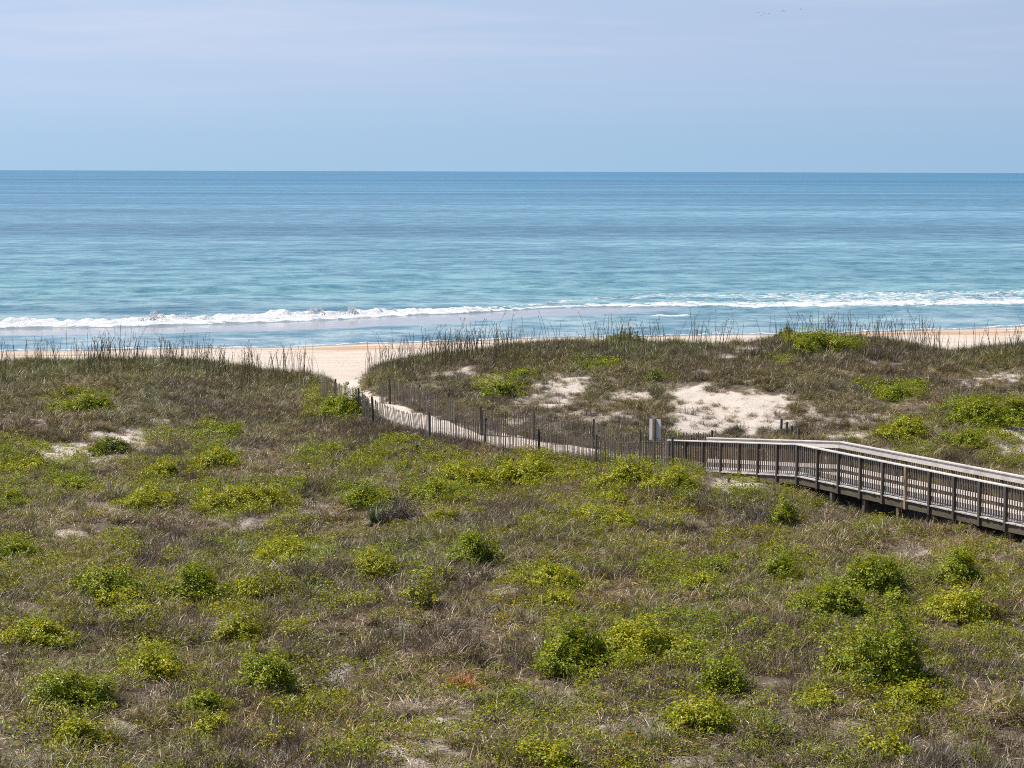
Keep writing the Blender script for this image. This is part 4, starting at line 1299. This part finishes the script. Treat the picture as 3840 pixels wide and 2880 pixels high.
# ------------------------------------------------------------------ slat fences
def fence(pts, tops, label, seed, post_r=.046, lean=None):
    """pts: post feet on the ground; slats wired together between them"""
    r = np.random.default_rng(seed)
    root = empty('sand_fence', pts[0])
    tag(root, label, 'fence', 'slat fences along the sand path')
    off = np.array(pts[0])
    for p, h in zip(pts, tops):
        if h <= 0:
            continue
        mb = MB()
        tilt = r.normal(0, .03, 2)
        mb.tube([p - (0, 0, .35) - off, p + np.array([tilt[0] * h, tilt[1] * h, h]) - off], [post_r, post_r * .95], 10, r.uniform(.8, 1.3))
        mb.build('fence_post', M_FPOST, root, smooth=False)
    for k in range(len(pts) - 1):
        a, b = np.array(pts[k]), np.array(pts[k + 1])
        L = np.linalg.norm((b - a)[:2]); n = max(3, int(L / .092))
        d = (b - a) / L; side = np.array([-d[1], d[0], 0])
        mb = MB(); sag = r.uniform(.02, .09); ph = r.uniform(0, 6)
        wob = (lean or {}).get(k, 0.0)
        wire = {z: [] for z in (.22, .6, .98)}
        for j in range(n):
            t = (j + .5) / n
            p = a + (b - a) * t
            x_, y_ = p[0], p[1]
            out = .10 * math.sin(t * math.pi) * math.sin(ph + 3 * t) + r.normal(0, .006)
            p = p + side * out
            g = float(ground_Z(p[0], p[1])) * .6 + p[2] * .4
            h = 1.08 * r.uniform(.95, 1.05) - sag * math.sin(t * math.pi)
            ti = wob * math.sin(t * math.pi) + r.normal(0, .015)
            up = np.array([d[0] * ti + side[0] * r.normal(0, .01), d[1] * ti + side[1] * r.normal(0, .01), 1.0]); up /= np.linalg.norm(up)
            up = up + side * (-.22 * abs(wob) * math.sin(t * math.pi))
            o = np.array([p[0], p[1], g - .05])
            c = r.uniform(.65, 1.35)
            mb.box(o + up * h / 2 - off, d * .019 * r.uniform(.85, 1.1), side * .0045, up * h / 2, (c, c * .98, c * r.uniform(.9, 1.0)))
            for z in wire:
                wire[z].append(o + up * z + side * .008 - off)
        mb.build('picket_panel', M_SLAT, root)
        wm = MB()
        for z, q in wire.items():
            wm.tube(np.array(q), .004, 4)
        wm.build('fence_wire', M_WIRE, root)
    return root


def on_ground(x, y, dz=0.0):
    return np.array([x, y, float(ground_Z(x, y)) + dz])


def post_from_top(px, ytop, hgt):
    """ground point whose upright of the given height ends at the photograph pixel (px, ytop)"""
    best = None
    for yb in range(int(ytop + 40), int(ytop + 170), 2):
        b = at(px, yb)
        q = project(b[0], b[1], b[2] + hgt)[1]
        e = abs(q - ytop)
        if best is None or e < best[0]:
            best = (e, b)
    return best[1]


near_top = [(2523, 1640), (2235, 1632), (2021, 1609), (1816, 1570), (1612, 1548), (1400, 1489), (1347, 1456), (1257, 1423), (1195, 1418)]
near_pts = [post_from_top(x, y, 1.12) for x, y in near_top]
far_top = [(2666, 1617), (2401, 1613), (2224, 1575), (2000, 1546), (1805, 1530), (1678, 1477), (1573, 1446), (1463, 1421), (1420, 1418)]
far_pts = [post_from_top(x, y, 1.12) for x, y in far_top]
fence(near_pts, [1.15] * 8 + [0], 'near slat fence, leaning and sagging along the left side of the sand path', 5, lean={4: .55})
fence(far_pts, [1.15] * 8 + [0], 'far slat fence behind the sand path, running up to the dune', 6)

# ------------------------------------------------------------------ sign, stumps
def sign():
    b = at(2452, 1746)
    root = empty('notice_sign', b, math.radians(-36))
    tag(root, 'blank grey back of a notice sign on a brown wooden post beside the ramp', 'sign')
    H = 178 * b[1] / F
    mb = MB(); mb.box((0, 0, H / 2 - .2), (.05, 0, 0), (0, .05, 0), (0, 0, H / 2 + .2)); mb.build('sign_post', M_SIGNPOST, root, bevel=.006)
    mb = MB(); w, h, z0 = .235, .385, H - .40
    # sheet with rounded corners
    pts = []
    for cx, cz, a0 in ((w - .03, h - .03, 0), (-w + .03, h - .03, 90), (-w + .03, -h + .03, 180), (w - .03, -h + .03, 270)):
        for a in (0, 30, 60, 90):
            pts.append((cx + .03 * math.cos(math.radians(a0 + a)), cz + .03 * math.sin(math.radians(a0 + a))))
    n = len(pts)
    V = [(x, .053, z0 + z) for x, z in pts] + [(x, .059, z0 + z) for x, z in pts]
    mb.add(V, [tuple(range(n)), tuple(range(2 * n - 1, n - 1, -1))] + [(i, i + n, (i + 1) % n + n, (i + 1) % n) for i in range(n)])
    pn = mb.build('sign_panel', M_SIGN, root)
    mb = MB()
    for x in (-.11, .11):
        mb.box((x, .0515, z0 - h + .09), (.045, 0, 0), (0, .0015, 0), (0, 0, .006))
    mb.build('sticker_strip', M_WIRE, pn)
    mb = MB()
    for z in (z0 + .25, z0 - .25):
        mb.tube([(0, -.058, z), (0, -.045, z)], .012, 6)
    mb.build('bolt', M_WIRE, root)


sign()


def stump(px, ytop, hpx, label, wd=.055):
    b = at(px, ytop + hpx)
    h = hpx * b[1] / F
    mb = MB(); mb.tube([(0, 0, -.3), (rng.normal(0, .015), rng.normal(0, .015), h)], [wd, wd * .95], 10, rng.uniform(.8, 1.3))
    o = mb.build('old_post', M_FPOST)
    o.location = b
    tag(o, label, 'post', 'old post stubs in the grass')


stump(2929, 1571, 45, 'tallest post stub behind the walkway, at the left end of its row')
stump(2949, 1584, 50, 'second post stub from the sand in the row behind the walkway')
stump(2970, 1598, 44, 'faint middle post stub of the row behind the walkway')
stump(2995, 1605, 42, 'fourth post stub in the row behind the walkway, half in grass')
stump(3024, 1618, 26, 'short last post stub in the row, nearest the walkway rail')
stump(1566, 1668, 40, 'old grey post stub in brown brush left of the row below the fence')
stump(1667, 1689, 36, 'old grey post stub below the fence, second of four in the grass')
stump(1788, 1702, 34, 'dark post stub below the fence, third of four in the grass')
stump(1921, 1718, 28, 'low post stub below the fence, last of four before the vine bank')
stump(2731, 1790, 22, 'small dark stub on the sandy bare spot below the ramp')


# ------------------------------------------------------------------ birds and boats
def bird(px, py, span, flap, bank, yaw, label):
    d = ray(px, py); D = 1250.0
    p = CAM + d * D / d[1]
    V = []; Fc = []
    # body: lofted rings along its length, beak to tail
    st = [(-.42, .01, .05), (-.30, .06, .03), (-.1, .10, .0), (.12, .09, .0), (.26, .05, .04), (.36, .045, .09), (.44, .02, .08), (.60, .006, .06)]
    n = 6
    for y, r, z in st:
        for k in range(n):
            a = 2 * math.pi * k / n
            V.append((r * math.cos(a), y, z + r * .9 * math.sin(a)))
    for i in range(len(st) - 1):
        for k in range(n):
            k2 = (k + 1) % n
            Fc.append((i * n + k, i * n + k2, (i + 1) * n + k2, (i + 1) * n + k))
    for sg in (-1, 1):
        b0 = len(V)
        for t, ch, yy in ((.07, .24, .05), (.35, .25, .10), (.6, .20, .06), (.85, .12, -.04), (1.0, .02, -.14)):
            x = sg * t * span / 2
            z = .05 + flap[0] * math.sin(min(t, .5) * math.pi) * span * .22 + flap[1] * max(0, t - .4) * span * .5
            for q, (dy, th) in enumerate(((ch * .5, .012), (-ch * .5, .006))):
                V.append((x, yy + dy, z + th)); V.append((x, yy + dy, z - th))
        for i in range(4):
            a = b0 + 4 * i
            Fc += [(a, a + 2, a + 6, a + 4), (a + 1, a + 5, a + 7, a + 3), (a, a + 4, a + 5, a + 1), (a + 2, a + 3, a + 7, a + 6)]
    o = link_mesh('bird', np.array(V), Fc, M_BIRD)
    o.location = p; o.rotation_euler = (0, math.radians(bank), math.radians(yaw))
    tag(o, label, 'bird', 'flock of birds over the sea')


bird(2843, 47, 1.5, (.9, -1.0), -12, 20, 'left end bird of the flock, wings bent down over the left')
bird(2855, 59, 1.7, (.9, -1.1), 22, 15, 'lowest bird of the flock, right wing hanging down')
bird(2865, 50, 1.3, (.3, -.4), 20, 40, 'small flat winged bird right above the lowest one')
bird(2883, 50, 1.3, (.4, -.5), 8, 35, 'flat winged bird in the gap at the middle of the flock')
bird(2930, 44, 1.2, (.2, .9), 0, 10, 'bird with raised v wings, left of the close pair')
bird(2943, 44, 1.2, (.2, .8), 4, 15, 'bird with raised wings at the lower right of the close pair')
bird(2938, 40, 1.0, (.2, -.1), 28, 30, 'thin tilted bird just above the bird with raised wings')
bird(3002, 35, 1.7, (.7, -.8), 26, 20, 'lone bird far to the right of the flock')


def boat(px, D, L, white, label):
    d = ray(px, 644); x = d[0] / d[1] * D
    root = empty('small_boat', (x, D, SEA), math.radians(20))
    tag(root, label, 'boat', 'boats on the horizon')
    m = M_BOATW if white else M_BOATD
    V = []; st = ((-.5, .13, .10), (-.2, .15, .10), (.15, .14, .11), (.38, .08, .13), (.5, .005, .16))
    for xx, hw, z in st:
        V += [(xx * L, -hw * L, z * L), (xx * L * .96, -hw * L * .55, -.05 * L), (xx * L * .96, hw * L * .55, -.05 * L), (xx * L, hw * L, z * L)]
    Fc = []
    for i in range(4):
        a = 4 * i
        Fc += [(a, a + 1, a + 5, a + 4), (a + 1, a + 2, a + 6, a + 5), (a + 2, a + 3, a + 7, a + 6), (a + 3, a, a + 4, a + 7)]
    Fc.append((0, 3, 2, 1))
    link_mesh('hull', np.array(V), Fc, m, root)
    mb = MB(); mb.box((-.02 * L, 0, .2 * L), (.13 * L, 0, 0), (0, .09 * L, 0), (0, 0, .1 * L)); mb.box((-.04 * L, 0, .315 * L), (.16 * L, 0, 0), (0, .1 * L, 0), (0, 0, .012 * L))
    mb.build('cabin', m, root)


boat(2787, 15000, 11, True, 'tiny white boat just under the horizon')
boat(3812, 19000, 13, False, 'tiny dark boat on the horizon at the far right')
boat(3742, 17000, 9, False, 'faint dark boat left of the one at the far right')

# ------------------------------------------------------------------ light, sky, camera
EL, AZ = math.radians(56), math.radians(72)           # sun ahead and to the left
S = Vector((-math.sin(AZ) * math.cos(EL), math.cos(AZ) * math.cos(EL), math.sin(EL)))
sun = bpy.data.lights.new('sun', 'SUN'); sun.energy = 4.9; sun.angle = math.radians(0.5); sun.color = (1.0, 0.95, 0.88)
so = bpy.data.objects.new('sun', sun); so.rotation_euler = S.to_track_quat('Z', 'Y').to_euler(); COL.objects.link(so)

w = bpy.data.worlds.new('World'); scene.world = w; w.use_nodes = True
nt = w.node_tree; nt.nodes.clear()
out = nt.nodes.new('ShaderNodeOutputWorld'); bg = nt.nodes.new('ShaderNodeBackground')
sky = nt.nodes.new('ShaderNodeTexSky'); sky.sky_type = 'NISHITA'; sky.sun_disc = False
sky.sun_elevation = EL; sky.sun_rotation = -AZ
sky.altitude = 0; sky.air_density = 1.0; sky.dust_density = 0.6; sky.ozone_density = 3.0
bg.inputs['Strength'].default_value = 0.06
# thin maritime haze lying over the sea: pale blue at the horizon, lavender above, brighter towards the sun
class WN_(N):
    def __init__(s, t):
        s.t = t
wn = WN_(nt)
tc = nt.nodes.new('ShaderNodeTexCoord').outputs['Generated']
sp = nt.nodes.new('ShaderNodeSeparateXYZ'); nt.links.new(tc, sp.inputs[0])
el = sp.outputs['Z']
k = 14.0
hz = lambda r, g, b: tuple(q * k for q in lin(r, g, b)[:3]) + (1,)
wisp = wn.noise(wn.vmul(tc, (2.2, 2.2, 34.0)), 2.6, 5, 0.55, 0.3)
side = wn.mapr(sp.outputs['X'], -0.24, 0.24, 0, 1, False)
hcol = wn.mix(side, hz(168, 200, 228), hz(154, 187, 218))
mcol = wn.mix(side, hz(188, 208, 237), hz(170, 192, 221))
veil = wn.mix(wn.mapr(el, 0.0, 0.055), hcol, mcol)
lav = wn.mix(side, hz(204, 215, 238), hz(184, 200, 226))
veil = wn.mix(wn.math('MULTIPLY', wn.mapr(wisp, 0.38, 0.72), wn.mapr(el, 0.015, 0.075)), veil, lav)
f = wn.mapr(el, 0.07, 0.24, 1.0, 0.05)
allc = wn.mix(f, sky.outputs[0], veil)
nt.links.new(allc, bg.inputs['Color']); nt.links.new(bg.outputs[0], out.inputs['Surface'])

cam = bpy.data.cameras.new('camera'); cam.sensor_width = 36; cam.sensor_fit = 'HORIZONTAL'; cam.lens = 36 * F / 3840
cam.clip_start = 0.5; cam.clip_end = 300000
co = bpy.data.objects.new('camera', cam); COL.objects.link(co)
mw = Matrix.Identity(4)
for i in range(3):
    mw[i][0] = _r[i]; mw[i][1] = _u[i]; mw[i][2] = -_f[i]; mw[i][3] = CAM[i]
co.matrix_world = mw
scene.camera = co

vs = scene.view_settings
vs.view_transform = 'Standard'; vs.look = 'None'; vs.exposure = 0.32; vs.gamma = 1.0; vs.use_curve_mapping = False
scene.cycles.filter_width = 1.0; scene.cycles.max_bounces = 4; scene.cycles.transparent_max_bounces = 4
scene.cycles.use_denoising = False
